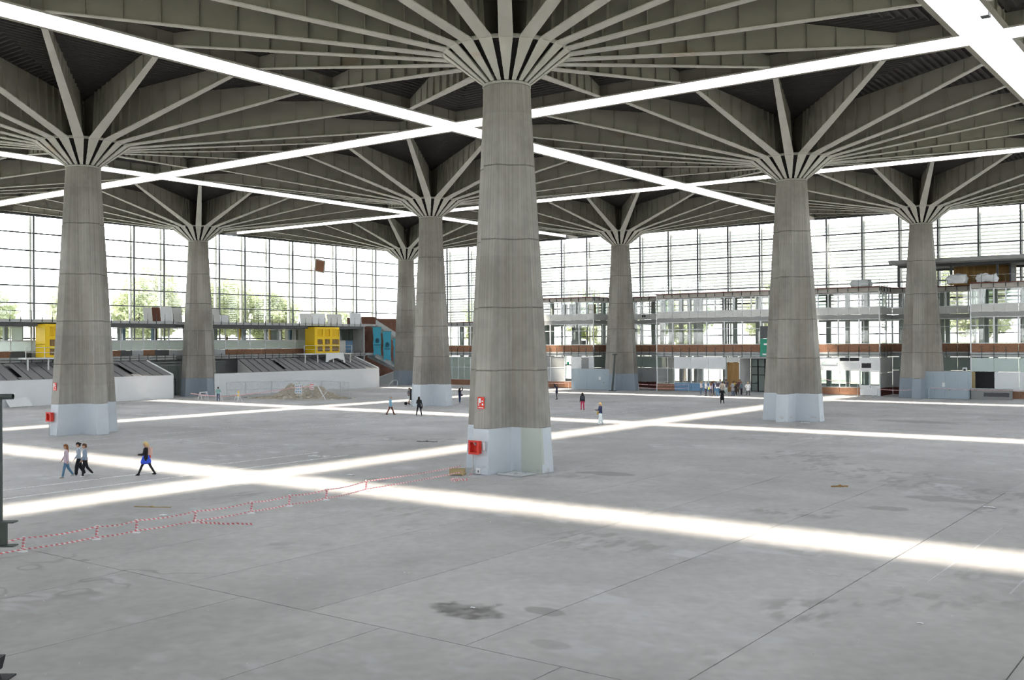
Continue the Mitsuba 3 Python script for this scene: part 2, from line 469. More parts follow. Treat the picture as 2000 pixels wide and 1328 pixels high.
def glass_wall(name, cuts, sw, lo, hi):
    w = struct(name)
    for x in cuts:
        part(w, 'mullion', MB().box(x - .095, x + .095, 99.86, 100.06, 0, TOP, fn=sw), 'm_frame')
    for z in ROWS[1:]:
        part(w, 'transom', MB().box(lo, hi, 99.9, 100.04, z - .075, z + .075, fn=sw), 'm_frame')
    part(w, 'head_panel', MB().box(lo, hi, 99.93, 100.03, ROWS[-1], TOP + .1, fn=sw), 'm_deck')
    part(w, 'plinth', MB().box(lo, hi, 99.9, 100.06, -.3, .55, fn=sw), 'm_frame_light')
    for x0, x1 in zip(cuts[:-1], cuts[1:]):
        for z0, z1 in zip(ROWS[1:-1], ROWS[2:]):
            part(w, 'pane', MB().add([sw(x0, 100, z0), sw(x1, 100, z0), sw(x1, 100, z1), sw(x0, 100, z1)], [[0, 1, 2, 3]]), 'm_glass')
    return w


alongx = lambda u, v, z: (u, v, z)
alongy = lambda u, v, z: (v, u, z)
wl = glass_wall('wall_left', LM, alongx, LM[0], 100)
wr = glass_wall('wall_right', RM, alongy, RM[0], 100)
# the two walls behind and beside the camera, and the ends of the glass walls that the photograph does not reach
for name, sw, c, spans in (('wall_front', alongx, -60, [(-60, 100)]), ('wall_back', alongy, -60, [(-60, 100)]), ('wall_left_end', alongx, 100, [(-60, LM[0])]), ('wall_right_end', alongy, 100, [(-60, RM[0])])):
    w = struct(name)
    for a, b in spans:
        part(w, 'glazing', MB().add([sw(a, c, 0), sw(b, c, 0), sw(b, c, TOP), sw(a, c, TOP)], [[0, 1, 2, 3]]), 'm_glass')
        m = MB()
        for u in np.arange(a, b, 5.0): m.box(u - .07, u + .07, c - .12, c + .1, 0, TOP, fn=sw)
        for z in ROWS[1:]: m.box(a, b, c - .08, c + .05, z - .05, z + .05, fn=sw)
        part(w, 'frame', m, 'm_frame')

# exterior sun shades: a fin at every mullion and horizontal louvres between the fins
plain('m_fin', (.66, .66, .62), .6)
plain('m_louvre', (.60, .61, .55), .6)


ORD = 'first second third fourth fifth sixth seventh eighth ninth tenth eleventh twelfth thirteenth fourteenth fifteenth sixteenth seventeenth eighteenth nineteenth twentieth twenty-first twenty-second twenty-third'.split()


def sunshade(x0, x1, sw, side, step, width, tilt, label):
    t = thing('sunshade', label, 'sunshade', 'exterior sunshades along the %s glass wall' % side)
    part(t, 'fin', MB().box(x0 - .13, x0 + .13, 100.75, 101.2, -.3, TOP - 1.0, fn=sw), 'm_fin')
    m = MB(); z = 9.95
    dy, dz = width * math.cos(tilt) / 2, width * math.sin(tilt) / 2
    while z < TOP - 1.2:
        q = [(100.98 - dy, z - dz), (100.98 + dy, z + dz), (100.98 + dy, z + dz + .02), (100.98 - dy, z - dz + .02)]
        a = [sw(x0 + .13, y, zz) for y, zz in q]; b = [sw(x1 - .13, y, zz) for y, zz in q]
        m.loft(np.array([a, b]), True, True); z += step
    part(t, 'louvre_slat', m, 'm_louvre', stuff=True)


for k, (x0, x1) in enumerate(zip(LM[:-1], LM[1:])):
    sunshade(x0, x1, alongx, 'left', .42, .34, 0.0, 'thin-slatted sunshade outside the left glass wall, %s bay from the far corner' % ORD[15 - k])
for k, (x0, x1) in enumerate(zip(RM[:-1], RM[1:])):
    sunshade(x0, x1, alongy, 'right', .47, .40, .62, 'broad-slatted sunshade outside the right glass wall, %s bay from the far corner' % ORD[21 - k])

# galleries and shades along the two walls behind and beside the camera
wb, wf = 'wall_back', 'wall_front'
for z in (4.8, 9.35):
    part(wb, 'gallery_slab', MB().box(-59.7, -41.0, -59.7, 99.6, z, z + .4), 'm_fin'); part(wf, 'gallery_slab', MB().box(-40.98, 99.6, -59.7, -41.0, z, z + .4), 'm_fin')
for w, sw in ((wb, lambda u, v, z: (v, u, z)), (wf, lambda u, v, z: (u, v, z))):
    m = MB()
    for z in np.arange(1.0, 24, .6): m.box(-60, 100, -61.2, -60.9, z, z + .03, fn=sw)
    part(w, 'louvre_slat', m, 'm_louvre', stuff=True)
    part(w, 'parapet', MB().box(-20, 99, -44.0, -43.9, 5.2, 6.2, fn=sw).box(-40.9, 99, -44.0, -43.9, 0, 2.9, fn=sw).box(-40.9, 99, -44.0, -43.9, 9.75, 13.2, fn=sw), 'm_fin')  # unseen bands, added to block light and darken the near floor
part(wb, 'parapet', MB().box(-45.1, -45.0, -44, 90, 0, 2.9).box(-45.1, -45.0, -44, 90, 9.75, 13.2), 'm_fin')  # more added light-blocking bands, out of view behind the camera
# ------------------------------------------------------------------ gallery materials
plain('m_white', (.71, .735, .76), .6)
plain('m_offwhite', (.60, .61, .60), .7)
plain('m_grey', (.30, .31, .31), .75)
plain('m_midgrey', (.42, .44, .45), .75)
plain('m_darkgrey', (.09, .095, .10), .7)
plain('m_black', (.025, .027, .03), .6)
plain('m_beige', (.42, .395, .36), .75)
plain('m_redbrown', (.13, .045, .035), .6)
plain('m_teal', (.50, .60, .58), .45)
plain('m_sage', (.30, .36, .33), .6)
plain('m_blue', (.16, .30, .47), .5)
plain('m_hoard', (.36, .43, .49), .7)
plain('m_post', (.33, .37, .35), .7)
plain('m_yellow', (.78, .52, .012), .45)
plain('m_yellow_edge', (.70, .44, .01), .45)
plain('m_red', (.62, .045, .03), .45)
plain('m_green', (.03, .26, .17), .5)
plain('m_banner', (.05, .33, .46), .8)
plain('m_shutter', (.33, .16, .10), .8)
plain('m_banner_dark', (.03, .10, .16), .8)
plain('m_zinc', (.235, .235, .24), .6)
plain('m_iron', (.06, .075, .075), .55)
plain('m_khaki', (.42, .33, .18), .8)
mat('m_frost', {'type': 'principledthin', 'base_color': {'type': 'rgb', 'value': [.72, .80, .75]}, 'roughness': .6, 'diff_trans': 1.1, 'spec_trans': 0.0})
mat('m_tint', {'type': 'thindielectric', 'int_ior': 1.5, 'specular_transmittance': {'type': 'rgb', 'value': [.62, .74, .68]}})


def brick_color(p, n, uv):
    row = dr.floor(p.z / .065)
    u = p.x + p.y + .12 * (row - 2 * dr.floor(row / 2))
    joint = dr.maximum(smoothstep(.80, .92, p.z / .065 - row), smoothstep(.92, .97, u / .25 - dr.floor(u / .25)))
    c = mix((.20, .092, .052), (.29, .14, .08), cell_rand(u / .25, row))
    return mix(c, (.36, .30, .25), .7 * joint)


textured('m_brick', brick_color, .85, .2)


def wood_color(p, n, uv):
    g = fbm((p.x + p.y) * 6.0, p.z * .7, 1.0, 4)
    board = cell_rand(dr.floor((p.x + p.y) / .22), 3.0)
    return mix((.23, .125, .045), (.42, .27, .11), .6 * g + .4 * board)


textured('m_wood', wood_color, .75, .25)


def rust_color(p, n, uv):
    return mix((.10, .042, .030), (.18, .082, .054), fbm(p.x * 1.3 + p.y, p.z * .8, 2.0, 3))


textured('m_rust', rust_color, .8, .25)


def window(t, sw, v, u0, u1, z0, z1, us=(), zs=(), fm='m_white', gm='m_glass', fw=.055, name='window', depth=.10):
    """frame as a part, each pane its sub-part"""
    m = MB()
    m.box(u0, u0 + fw, v - depth / 2, v + depth / 2, z0, z1, fn=sw); m.box(u1 - fw, u1, v - depth / 2, v + depth / 2, z0, z1, fn=sw)
    m.box(u0 + fw, u1 - fw, v - depth / 2, v + depth / 2, z0, z0 + fw, fn=sw); m.box(u0 + fw, u1 - fw, v - depth / 2, v + depth / 2, z1 - fw, z1, fn=sw)
    for u in us: m.box(u - fw / 2, u + fw / 2, v - depth / 2, v + depth / 2, z0 + fw, z1 - fw, fn=sw)
    for z in zs: m.box(u0 + fw, u1 - fw, v - depth / 2 + .005, v + depth / 2 - .005, z - fw / 2, z + fw / 2, fn=sw)
    w = part(t, name, m, fm)
    uu, zz = [u0 + fw * .7] + list(us) + [u1 - fw * .7], [z0 + fw * .7] + list(zs) + [z1 - fw * .7]
    for a, b in zip(uu[:-1], uu[1:]):
        for c, d in zip(zz[:-1], zz[1:]):
            g = gm(a, c) if callable(gm) else gm
            part(w, 'pane', MB().add([sw(a, v, c), sw(b, v, c), sw(b, v, d), sw(a, v, d)], [[0, 1, 2, 3]]), g)
    return w


def panel(t, sw, v, u0, u1, z0, z1, m, name='panel', th=.08, g=.015):
    return part(t, name, MB().box(u0 + g, u1 - g, v - th / 2, v + th / 2, z0 + g, z1 - g, fn=sw, c=0), m)


def bays(u0, u1, w):
    n = max(1, round(abs(u1 - u0) / w)); return list(zip(np.linspace(u0, u1, n + 1)[:-1], np.linspace(u0, u1, n + 1)[1:]))


def upper_front(t, sw, v, u0, u1, three=True, top_dark=()):
    """first and second floor of a gallery front in the plane v, facing the hall"""
    for a, b in bays(u0, u1, 2.5):
        panel(t, sw, v, a, b, 5.28, 6.27, 'm_brick', 'spandrel_panel', .12)
        window(t, sw, v, a, b, 6.27, 9.3, zs=(8.3,), fw=.085)
    for a, b in bays(u0, u1, 1.25):
        part(t, 'stanchion', MB().box(a - .025, a + .025, v - .22, v - .16, 4.6, 5.95, fn=sw), 'm_iron')
    part(t, 'guard_bar', MB().box(u0, u1, v - .21, v - .17, 5.0, 5.05, fn=sw), 'm_iron')
    if three:
        for k, (a, b) in enumerate(bays(u0, u1, 1.25)):
            panel(t, sw, v, a, b, 9.82, 10.68, 'm_offwhite', 'apron_panel')
            window(t, sw, v, a, b, 10.68, 12.45, gm='m_tint' if k in top_dark else 'm_glass', fw=.07)
            part(t, 'stanchion', MB().box(a - .035, a + .035, v - .25, v - .15, 12.6, 13.1, fn=sw).box(a - .016, a + .016, v - .225, v - .195, 13.1, 14.0, fn=sw), 'm_iron')
        for a, b in bays(u0, u1, 2.5): panel(t, sw, v, a, b, 12.5, 13.0, 'm_beige', 'roof_fascia', .14)
        part(t, 'rail', MB().box(u0, u1, v - .30, v - .18, 13.03, 13.14, fn=sw), 'm_redbrown')
        part(t, 'wire_rail', MB().box(u0, u1, v - .225, v - .195, 13.95, 13.98, fn=sw), 'm_midgrey')
    else:
        for k, (a, b) in enumerate(bays(u0, u1, 1.25)):
            part(t, 'stanchion', MB().box(a - .035, a + .035, v - .25, v - .15, 9.4, 9.9, fn=sw).box(a - .016, a + .016, v - .225, v - .195, 9.9, 10.7, fn=sw), 'm_iron')
        part(t, 'rail', MB().box(u0, u1, v - .30, v - .18, 9.83, 9.93, fn=sw), 'm_redbrown')


def slabs(t, sw, v0, v1, u0, u1, three=True):
    e = .02
    part(t, 'floor_slab', MB().box(u0 + e, u1 - e, v0 - .14, v1, 4.72, 5.26, fn=sw), 'm_midgrey')
    part(t, 'floor_slab', MB().box(u0 + e, u1 - e, v0 - .06, v1, 9.32, 9.8, fn=sw), 'm_grey')
    if three: part(t, 'roof_slab', MB().box(u0 + e, u1 - e, v0 - .02, v1, 12.98, 13.12, fn=sw), 'm_beige')


def posts(t, us, vs, sw, z1, z0=0.0, m='m_post', w=.24):
    for u in us:
        for v in vs:
            for a, b in ((0, 4.72), (5.26, 9.32), (9.8, 12.98)):
                if a >= z0 and b <= z1 + .01: part(t, 'post', MB().box(u - w, u + w, v - w, v + w, a, b, fn=sw), m)


def ground_bay(t, sw, v, a, b, kind):
    if kind == 'window_brick':
        panel(t, sw, v, a, b, .12, 1.0, 'm_brick', 'base_panel', .12); window(t, sw, v, a, b, 1.0, 4.62, us=((a + b) / 2 - .35,), zs=(3.1,))
    elif kind == 'white_blue':
        panel(t, sw, v, a, b, .12, 1.15, 'm_blue', 'base_panel', .1); window(t, sw, v, a, b, 1.15, 3.08, us=((a * 2 + b) / 3,)); panel(t, sw, v, a, b, 3.08, 4.66, 'm_white', 'white_panel')
    elif kind == 'wood':
        for c, d in bays(a, b, .8): panel(t, sw, v + .35, c, d, .1, 3.95, 'm_wood', 'wood_panel', .06)
        panel(t, sw, v + .1, a, b, 3.97, 4.66, 'm_offwhite', 'white_panel')
    elif kind == 'vent':
        panel(t, sw, v, a, b, .12, 1.0, 'm_brick', 'base_panel', .12); window(t, sw, v, a, b, 1.0, 3.1, us=(a + (b - a) * .68, (a + b) / 2), zs=(), gm='m_tint')
        panel(t, sw, v, a, b, 3.1, 4.15, 'm_white', 'white_panel'); window(t, sw, v, a, b, 4.15, 4.66, us=((a + b) / 2,), gm='m_black')
    elif kind == 'dark_window':
        panel(t, sw, v, a, b, .12, 1.0, 'm_brick', 'base_panel', .12); window(t, sw, v, a, b, 1.0, 3.1, gm='m_tint'); panel(t, sw, v, a, b, 3.1, 4.66, 'm_white', 'white_panel')
        part(t, 'vent_sill', MB().box(a + .3, b - .3, v - .12, v - .04, 3.75, 4.0, fn=sw), 'm_teal')
    elif kind == 'door':
        d = part(t, 'door', MB().box(a + .06, b - .06, v - .05, v + .05, .1, 1.2, fn=sw), 'm_white')
        part(d, 'handle', MB().box((a + b) / 2 - .04, (a + b) / 2, v - .1, v - .05, 1.05, 1.2, fn=sw), 'm_iron')
        window(t, sw, v, a, b, 1.2, 3.05, us=((a + b) / 2,), gm='m_tint', fw=.12)
        panel(t, sw, v, a, b, 3.05, 4.66, 'm_white', 'white_panel')
        part(t, 'dark_opening', MB().box(b - 1.35, b - .25, v - .08, v - .03, 3.4, 3.95, fn=sw), 'm_black')
    elif kind == 'teal_dark':
        panel(t, sw, v, a, b, 3.1, 4.66, 'm_teal', 'teal_panel'); panel(t, sw, v + 1.2, a, b, .1, 3.1, 'm_black', 'recess_panel')
        part(t, 'jamb', MB().box(b - .45, b - .1, v + .02, v + .3, .1, 3.08, fn=sw), 'm_khaki'); panel(t, sw, v, a, b, .1, 1.25, 'm_midgrey', 'base_panel')
    elif kind == 'teal_white':
        panel(t, sw, v, a, b, 3.1, 4.66, 'm_teal', 'teal_panel'); panel(t, sw, v, a, b, .95, 3.1, 'm_white', 'white_panel'); panel(t, sw, v, a, b, .1, .95, 'm_brick', 'base_panel', .12)
    elif kind == 'grey_window':
        panel(t, sw, v, a, b, .12, 1.0, 'm_brick', 'base_panel', .12); window(t, sw, v, a, b, 1.0, 3.0, gm='m_midgrey'); window(t, sw, v, a, b, 3.0, 4.62, gm='m_grey')
    elif kind == 'green_door':
        panel(t, sw, v, a, b, .12, 1.0, 'm_brick', 'base_panel', .12); window(t, sw, v, a, b, 1.0, 4.62, zs=(3.1,), us=())
        part(t, 'exit_sign', MB().box(a + .45, b - .45, v - .12, v - .07, 3.45, 3.85, fn=sw), 'm_green')
    elif kind == 'green_glass':
        panel(t, sw, v, a, b, .12, 1.0, 'm_brick', 'base_panel', .12); window(t, sw, v, a, b, 1.0, 4.5, zs=(2.9,), us=((a + b) / 2,), gm='m_sage')
    elif kind == 'white_grey':
        panel(t, sw, v, a, b, 2.6, 4.66, 'm_white', 'white_panel'); panel(t, sw, v, a, b, .1, 2.6, 'm_hoard', 'base_panel')
        part(t, 'grey_board', MB().box(a + .9, a + 2.1, v - .08, v - .03, 2.75, 4.45, fn=sw), 'm_grey')
    elif kind == 'sage':
        panel(t, sw, v, a, b, 3.05, 4.66, 'm_sage', 'teal_panel'); panel(t, sw, v, a, b, 1.0, 3.05, 'm_midgrey', 'grey_panel'); panel(t, sw, v, a, b, .05, 1.0, 'm_redbrown', 'base_panel')
    elif kind == 'white_red':
        panel(t, sw, v, a, b, 1.0, 2.8, 'm_offwhite', 'white_panel'); panel(t, sw, v, a, b, 2.8, 4.66, 'm_offwhite', 'white_panel'); panel(t, sw, v, a, b, .05, 1.0, 'm_redbrown', 'base_panel')


# ------------------------------------------------------------------ gallery along the right wall
V, VB = 81.0, 99.6


def block(label, y0, y1, three, ground, dark=(), v=V):
    t = thing('gallery_block', label, 'gallery', kind='thing')
    slabs(t, alongy, v, VB, y0, y1, three); upper_front(t, alongy, v, y0, y1, three, dark)
    for a, b, k in ground: ground_bay(t, alongy, v, a, b, k)
    posts(t, [u for u in np.arange(math.ceil(y0 / 5) * 5 + .0, y1 + .1, 5) if y0 + .4 < u < y1 - .4] + [y0 + .5, y1 - .5], (v + 3.4, 92.0), alongy, 12.98 if three else 9.4)
    return t


A1 = block('long three storey glazed gallery front behind the tour group, between the two hoardings', 5, 35, True,
           [(32.3, 35, 'window_brick'), (29.8, 32.3, 'white_blue'), (27.3, 29.8, 'white_blue'), (24.8, 27.3, 'white_blue'), (23.0, 24.8, 'wood'),
            (15, 17.5, 'white_blue'), (12.4, 15, 'white_blue'), (9.9, 12.4, 'dark_window'), (7.45, 9.9, 'vent'), (5, 7.45, 'door')], dark=(5, 6, 17))
A2 = block('gallery front at the right edge, teal panels on its ground floor', -15, -5, True,
           [(-7.5, -5, 'teal_dark'), (-10, -7.5, 'teal_white'), (-12.5, -10, 'teal_white'), (-15, -12.5, 'teal_white')], dark=(6, 4))
A0 = block('three storey gallery front just right of the largest column', 45, 55, True,
           [(52.5, 55, 'grey_window'), (50, 52.5, 'grey_window'), (48.8, 50, 'green_door'), (45, 48.8, 'white_grey')], dark=(1, 2, 7, 0))
A3 = block('two storey gallery front seen between the middle columns, green tinted ground floor', 55, 72.5, False,
           [(55, 57.5, 'grey_window'), (57.5, 60, 'grey_window'), (60, 62.5, 'green_glass'), (62.5, 65, 'green_glass'), (65, 67.5, 'green_glass'), (67.5, 70, 'green_glass'), (70, 72.5, 'green_glass')])
N1 = block('recessed gallery front behind the grey-footed column with the dark pipe', 35, 45, True, [(a, b, 'sage') for a, b in bays(35, 45, 2.5)], v=86.0)
N2 = block('recessed gallery front behind the rightmost column', -5, 5, True, [(a, b, 'sage') for a, b in bays(-5, 5, 2.5)], v=86.0)
# end walls turned towards the camera, where the front steps back
for t, y, kind in ((A1, 5, 'white_red'), (A0, 45, 'white_grey')):
    upper_front(t, alongx, y + .06, 81, 86, True, (0, 2)); ground_bay(t, alongx, y + .06, 81, 83.5, kind if kind != 'white_grey' else 'sage'); ground_bay(t, alongx, y + .06, 83.5, 86, kind if kind != 'white_grey' else 'sage')
for t, y in ((A1, 35), (A2, -5)):
    upper_front(t, lambda u, v, z: (u, v, z), y - .06, 81, 86, True, (0, 1, 2, 3)); ground_bay(t, alongx, y - .06, 81, 83.5, 'sage'); ground_bay(t, alongx, y - .06, 83.5, 86, 'sage')
for t, y in ((A1, 5.07), (A1, 34.93), (A0, 45.07), (A2, -5.07)):
    part(t, 'corner_post', MB().box(80.93, 81.07, y - .07, y + .07, 0, 13, c=.02), 'm_white')
part(A1, 'door_canopy', MB().box(81.05, 84.4, 17.6, 23.0, 4.45, 4.7), 'm_midgrey')
for a, b in ((17.6, 17.75), (22.85, 23.0)): part(A1, 'entrance_wall', MB().box(81.0, 84.4, a, b, .02, 4.45), 'm_offwhite')
# the black glazed entrance doors
t = thing('entrance_screen', 'black framed glass entrance screen with doors, right of the tour group', 'doors')
for k, (a, b) in enumerate(bays(17.9, 22.8, .98)):
    window(t, alongy, 84.4, a, b, .05, 4.4, zs=(2.25, 3.3) if k % 2 else (1.15, 2.25, 3.3), fm='m_black', fw=.09, gm='m_sage')
t = thing('banner_sign', 'green and dark sign banner on the gallery beside the right middle column', 'sign')
part(t, 'green_board', MB().box(80.55, 80.62, 18.6, 19.9, 4.75, 7.0, c=.01), 'm_green'); part(t, 'dark_board', MB().box(80.55, 80.62, 18.5, 19.9, 7.02, 8.6, c=.01), 'm_darkgrey')
for k, w in enumerate((.8, .6)): part(t, 'white_strip', MB().box(80.53, 80.545, 18.8, 18.8 + w, 4.9 + 1.3 * k, 5.1 + 1.3 * k), 'm_white')
# things standing in the rooms of the second floor
for k, (x, y, w, h, m) in enumerate(((83.5, 51.6, 1.0, 1.55, 'm_darkgrey'), (83.5, 50.3, 1.05, 1.55, 'm_darkgrey'), (84.5, 47.5, 1.3, 1.5, 'm_wood'), (84.5, 45.9, .9, 1.5, 'm_khaki'))):
    t = thing('partition_board', ['dark board, leftmost in the top floor windows right of the largest column', 'dark board, second from the left in the top floor windows right of the largest column',
              'broad brown board in the top floor windows right of the largest column', 'khaki board at the right in the top floor windows near the largest column'][k], 'board')
    part(t, 'board_face', MB().box(x, x + .06, y - w / 2, y + w / 2, 9.9, 10.75 + h, c=.01), m); part(t, 'foot', MB().box(x - .2, x + .26, y - .06, y + .06, 9.8, 9.9), 'm_grey')
for k, (y, z) in enumerate(((17.9, 5.27), (47.6, 5.27))):
    t = thing('cardboard_box', ['dark box behind the first floor window beside the green sign', 'grey boxes behind the first floor window right of the largest column'][k], 'box')
    part(t, 'box_body', MB().box(82.0, 83.0, y, y + 1.9, z, z + 1.55, c=.02), 'm_darkgrey' if k == 0 else 'm_grey'); part(t, 'box_lid', MB().box(81.97, 83.03, y - .03, y + 1.93, z + 1.55, z + 1.65), 'm_grey')

# pavilion roof on top of the right gallery
t = thing('roof_canopy', 'flat steel canopy on top of the right gallery, above the rightmost column', 'canopy')
part(t, 'canopy_slab', MB().box(81.0, 96.0, -22, 4.0, 15.7, 16.12, c=.03), 'm_grey')
for y in (3.8, -2.2, -7.2, -12.5):
    for x in (84.5, 93.0): part(t, 'canopy_post', MB().box(x - .11, x + .11, y - .11, y + .11, 13.12, 15.7), 'm_darkgrey')
for x in (84.5, 93.0): part(t, 'beam', MB().box(x - .1, x + .1, -22, 3.9, 15.42, 15.7), 'm_darkgrey')
part(t, 'room_wall', MB().box(91.0, 91.2, -8.0, -1.0, 13.12, 15.7), 'm_wood'); part(t, 'room_wall', MB().box(88.0, 91.0, -8.0, -7.8, 13.12, 15.7), 'm_darkgrey')


def bulge_box(x0, x1, y0, y1, z0, z1, amp, seed):
    m = trimesh.creation.box(extents=(x1 - x0, y1 - y0, z1 - z0)).subdivide().subdivide().subdivide()
    v = m.vertices.copy(); r = v / np.array([x1 - x0, y1 - y0, z1 - z0]) * 2
    k = np.linalg.norm(r, axis=1, keepdims=True); v = v * (1 - .16 * np.clip(k - 1.1, 0, 1))
    v += amp * (meshkit.fbm(v * 2.2 + seed, 3, seed)[:, None] - .5) * r
    v += np.array([(x0 + x1) / 2, (y0 + y1) / 2, (z0 + z1) / 2]); v[:, 2] = np.maximum(v[:, 2], z0)
    return v, m.faces


for k, (y0, y1, h, lab) in enumerate(((-4.3, -2.2, 1.05, 'white wrapped bundle on the gallery roof right of the rightmost column, nearer to the column'),
                                      (-7.4, -5.4, .95, 'white wrapped bundle on the gallery roof right of the rightmost column, farther from the column'),
                                      (6.6, 9.0, .85, 'low white heap of sheeting on the gallery roof left of the rightmost column'))):
    t = thing('wrapped_bundle', lab, 'bundle'); part(t, 'sheeting', bulge_box(82.2, 83.6, y0, y1, 13.2, 13.2 + h, .5, k + 3), 'm_white', smooth=50)
    part(t, 'pallet', MB().box(82.3, 83.5, y0 + .1, y1 - .1, 13.125, 13.2), 'm_wood')


# hoardings round the feet of two columns
def hoarding(lab, x0, x1, y0, y1, h, door_y, ends):
    t = thing('hoarding', lab, 'hoarding')
    for a, b in bays(y0, y1, 1.25): panel(t, alongy, x0, a, b, .03, h, 'm_hoard', 'board', .05, .006)
    for a, b in bays(x0, x1, 1.25): panel(t, alongx, y0 if ends < 0 else y1, a, b, .03, h, 'm_hoard', 'board', .05, .006)
    part(t, 'cap_rail', MB().box(x0 - .03, x0 + .05, y0, y1, h, h + .05), 'm_midgrey')
    d = part(t, 'door', MB().box(x0 - .05, x0 - .026, door_y - .5, door_y + .5, .05, 2.1, c=.008), 'm_hoard')
    part(d, 'handle', MB().box(x0 - .1, x0 - .05, door_y + .36, door_y + .44, 1.0, 1.08), 'm_iron')
    part(d, 'door_frame', MB().box(x0 - .045, x0 - .026, door_y + .5, door_y + .55, .05, 2.15).box(x0 - .045, x0 - .026, door_y - .55, door_y + .55, 2.1, 2.15), 'm_midgrey')
    part(t, 'notice', MB().box(x0 - .045, x0 - .027, door_y + .9, door_y + 1.2, 1.4, 1.85), 'm_white')
    return t


hoarding('pale blue-grey hoarding with a door, left of the column with the dark pipe', 79.2, 80.7, 41.1, 47.7, 2.9, 41.9, 1)
hoarding('blue-grey hoarding with a door around the foot of the rightmost column', 79.2, 80.7, -5.1, -.3, 3.1, -3.6, -1)
t = thing('grey_counter', 'long low grey counter against the gallery, right of the rightmost column', 'counter')
part(t, 'counter_body', MB().box(80.0, 80.8, -9.4, -5.25, .0, 1.15, c=.02), 'm_grey'); part(t, 'counter_top', MB().box(79.9, 80.85, -9.5, -5.2, 1.15, 1.22), 'm_midgrey')
part(t, 'grille', MB().box(79.95, 80.0, -9.2, -6.6, .35, .8), 'm_darkgrey')
t = thing('downpipe', 'dark pipe running up the shaft of the column behind the tour group', 'pipe')
part(t, 'pipe_run', MB().tube([(76.95, 39.62, 0.0), (77.0, 39.62, .6), (77.32, 39.62, 2.3), (77.66, 39.62, 5.05)], [.14, .14, .12, .11], 8), 'm_iron')
part(t, 'pipe_foot', MB().box(76.7, 77.2, 39.1, 40.1, 0, .1), 'm_iron'); part(t, 'bracket', MB().box(77.5, 77.8, 39.3, 39.9, 4.9, 5.05), 'm_iron')
t = thing('wall_lamp_box', 'small white box with two dark lenses under the top floor windows behind the dark-piped column', 'lamp')
part(t, 'housing', MB().box(85.72, 85.9, 39.2, 39.9, 10.1, 10.6, c=.02), 'm_white')
for y in (39.38, 39.72): part(t, 'lens', MB().box(85.68, 85.72, y - .12, y + .12, 10.18, 10.52), 'm_black')
t = thing('speaker_box', 'small white box on top of the blue-grey hoarding at the rightmost column', 'box')
part(t, 'housing', MB().box(79.2, 79.5, -5.0, -4.55, 3.16, 3.6, c=.02), 'm_white'); part(t, 'lens', MB().box(79.17, 79.2, -4.9, -4.65, 3.2, 3.45), 'm_black')

# ------------------------------------------------------------------ gallery along the left wall
t = LG = thing('deck_gallery', 'two storey gallery under the left glass wall, its upper deck edged with thin posts', 'gallery', kind='thing')
LX0, LX1 = 14.0, 71.7
part(t, 'deck_slab', MB().box(LX0, LX1, 82.75, 99.6, 9.32, 9.66), 'm_midgrey'); part(t, 'deck_slab', MB().box(LX0, LX1, 82.75, 99.6, 4.75, 5.25), 'm_grey')
for a, b in ((LX0, 37.3), (42.7, LX1)):
    part(t, 'deck_slab', MB().box(a, b, 81.0, 82.75, 9.32, 9.66), 'm_midgrey'); part(t, 'deck_slab', MB().box(a, b, 81.0, 82.75, 4.75, 5.25), 'm_grey')
part(t, 'deck_beam', MB().box(LX0, LX1 - .3, 82.75, 83.1, 8.86, 9.32), 'm_darkgrey')
for a, b in ((LX0, 18.9), (24.3, 37.3), (42.7, 59.9), (65.3, LX1 - .3)): part(t, 'deck_fascia', MB().box(a, b, 81.15, 81.3, 8.88, 9.32), 'm_darkgrey')
part(t, 'deck_ceiling', MB().box(LX0, LX1 - .3, 83.1, 99.5, 9.2, 9.32), 'm_grey')
for k, x in enumerate(np.arange(LX0 + .35, LX1, 1.25)):
    if 37.4 < x < 42.6: continue
    part(t, 'stanchion', MB().box(x - .03, x + .03, 80.92, 80.99, 9.34, 9.9).box(x - .016, x + .016, 80.94, 80.97, 9.9, 10.62), 'm_iron')
    part(t, 'stanchion', MB().box(x - .03, x + .03, 80.93, 80.99, 4.68, 5.28 if 57 < x < 68 or 16 < x < 27 else 5.5), 'm_iron')
for a, b in ((LX0, 37.3), (42.7, LX1)): part(t, 'kerb_rail', MB().box(a, b, 80.94, 80.98, 5.0, 5.06), 'm_iron')
part(t, 'guard_bar', MB().box(14.3, 19.0, 80.94, 80.98, 10.58, 10.63), 'm_iron')
GX = [14.5, 17, 19.5, 22, 24.5, 27, 29.4, 31.0, 32.6, 34.2, 35.9, 38, 40.3, 43, 45, 47, 49.2, 51.3, 54, 56.6, 59.6, 62.2, 64.8, 66.6, 68.4, 69.9, 71.5]
GV = 83.6
for k, (a, b) in enumerate(zip(GX[:-1], GX[1:])):
    kind = 'solid' if b > 69 else 'open'
    if kind == 'open':
        window(t, alongx, GV, a, b, 7.2, 8.85, gm='m_glass', fw=.08); window(t, alongx, GV, a, b, 6.0, 7.2, gm='m_frost', fw=.08)
        panel(t, alongx, GV, a, b, 5.26, 6.0, 'm_brick' if k % 3 == 0 or 45 < a < 62 else ('m_darkgrey' if k % 3 == 1 else 'm_midgrey'), 'parapet_panel')
    else:
        window(t, alongx, GV, a, b, 7.2, 8.85, us=((a + b) / 2,), gm='m_tint', fm='m_darkgrey'); panel(t, alongx, GV, a, b, 5.26, 7.2, 'm_offwhite' if a < 69 else 'm_blue', 'parapet_panel')
for k, x in enumerate(np.arange(18.7, 74, 5.0)):
    mm = ['m_post', 'm_hoard', 'm_yellow_edge', 'm_post', 'm_blue', 'm_rust'][k % 6]
    for y in (88.0, 95.0): part(t, 'post', MB().box(x - .22, x + .22, y - .22, y + .22, 5.25, 9.2), mm)
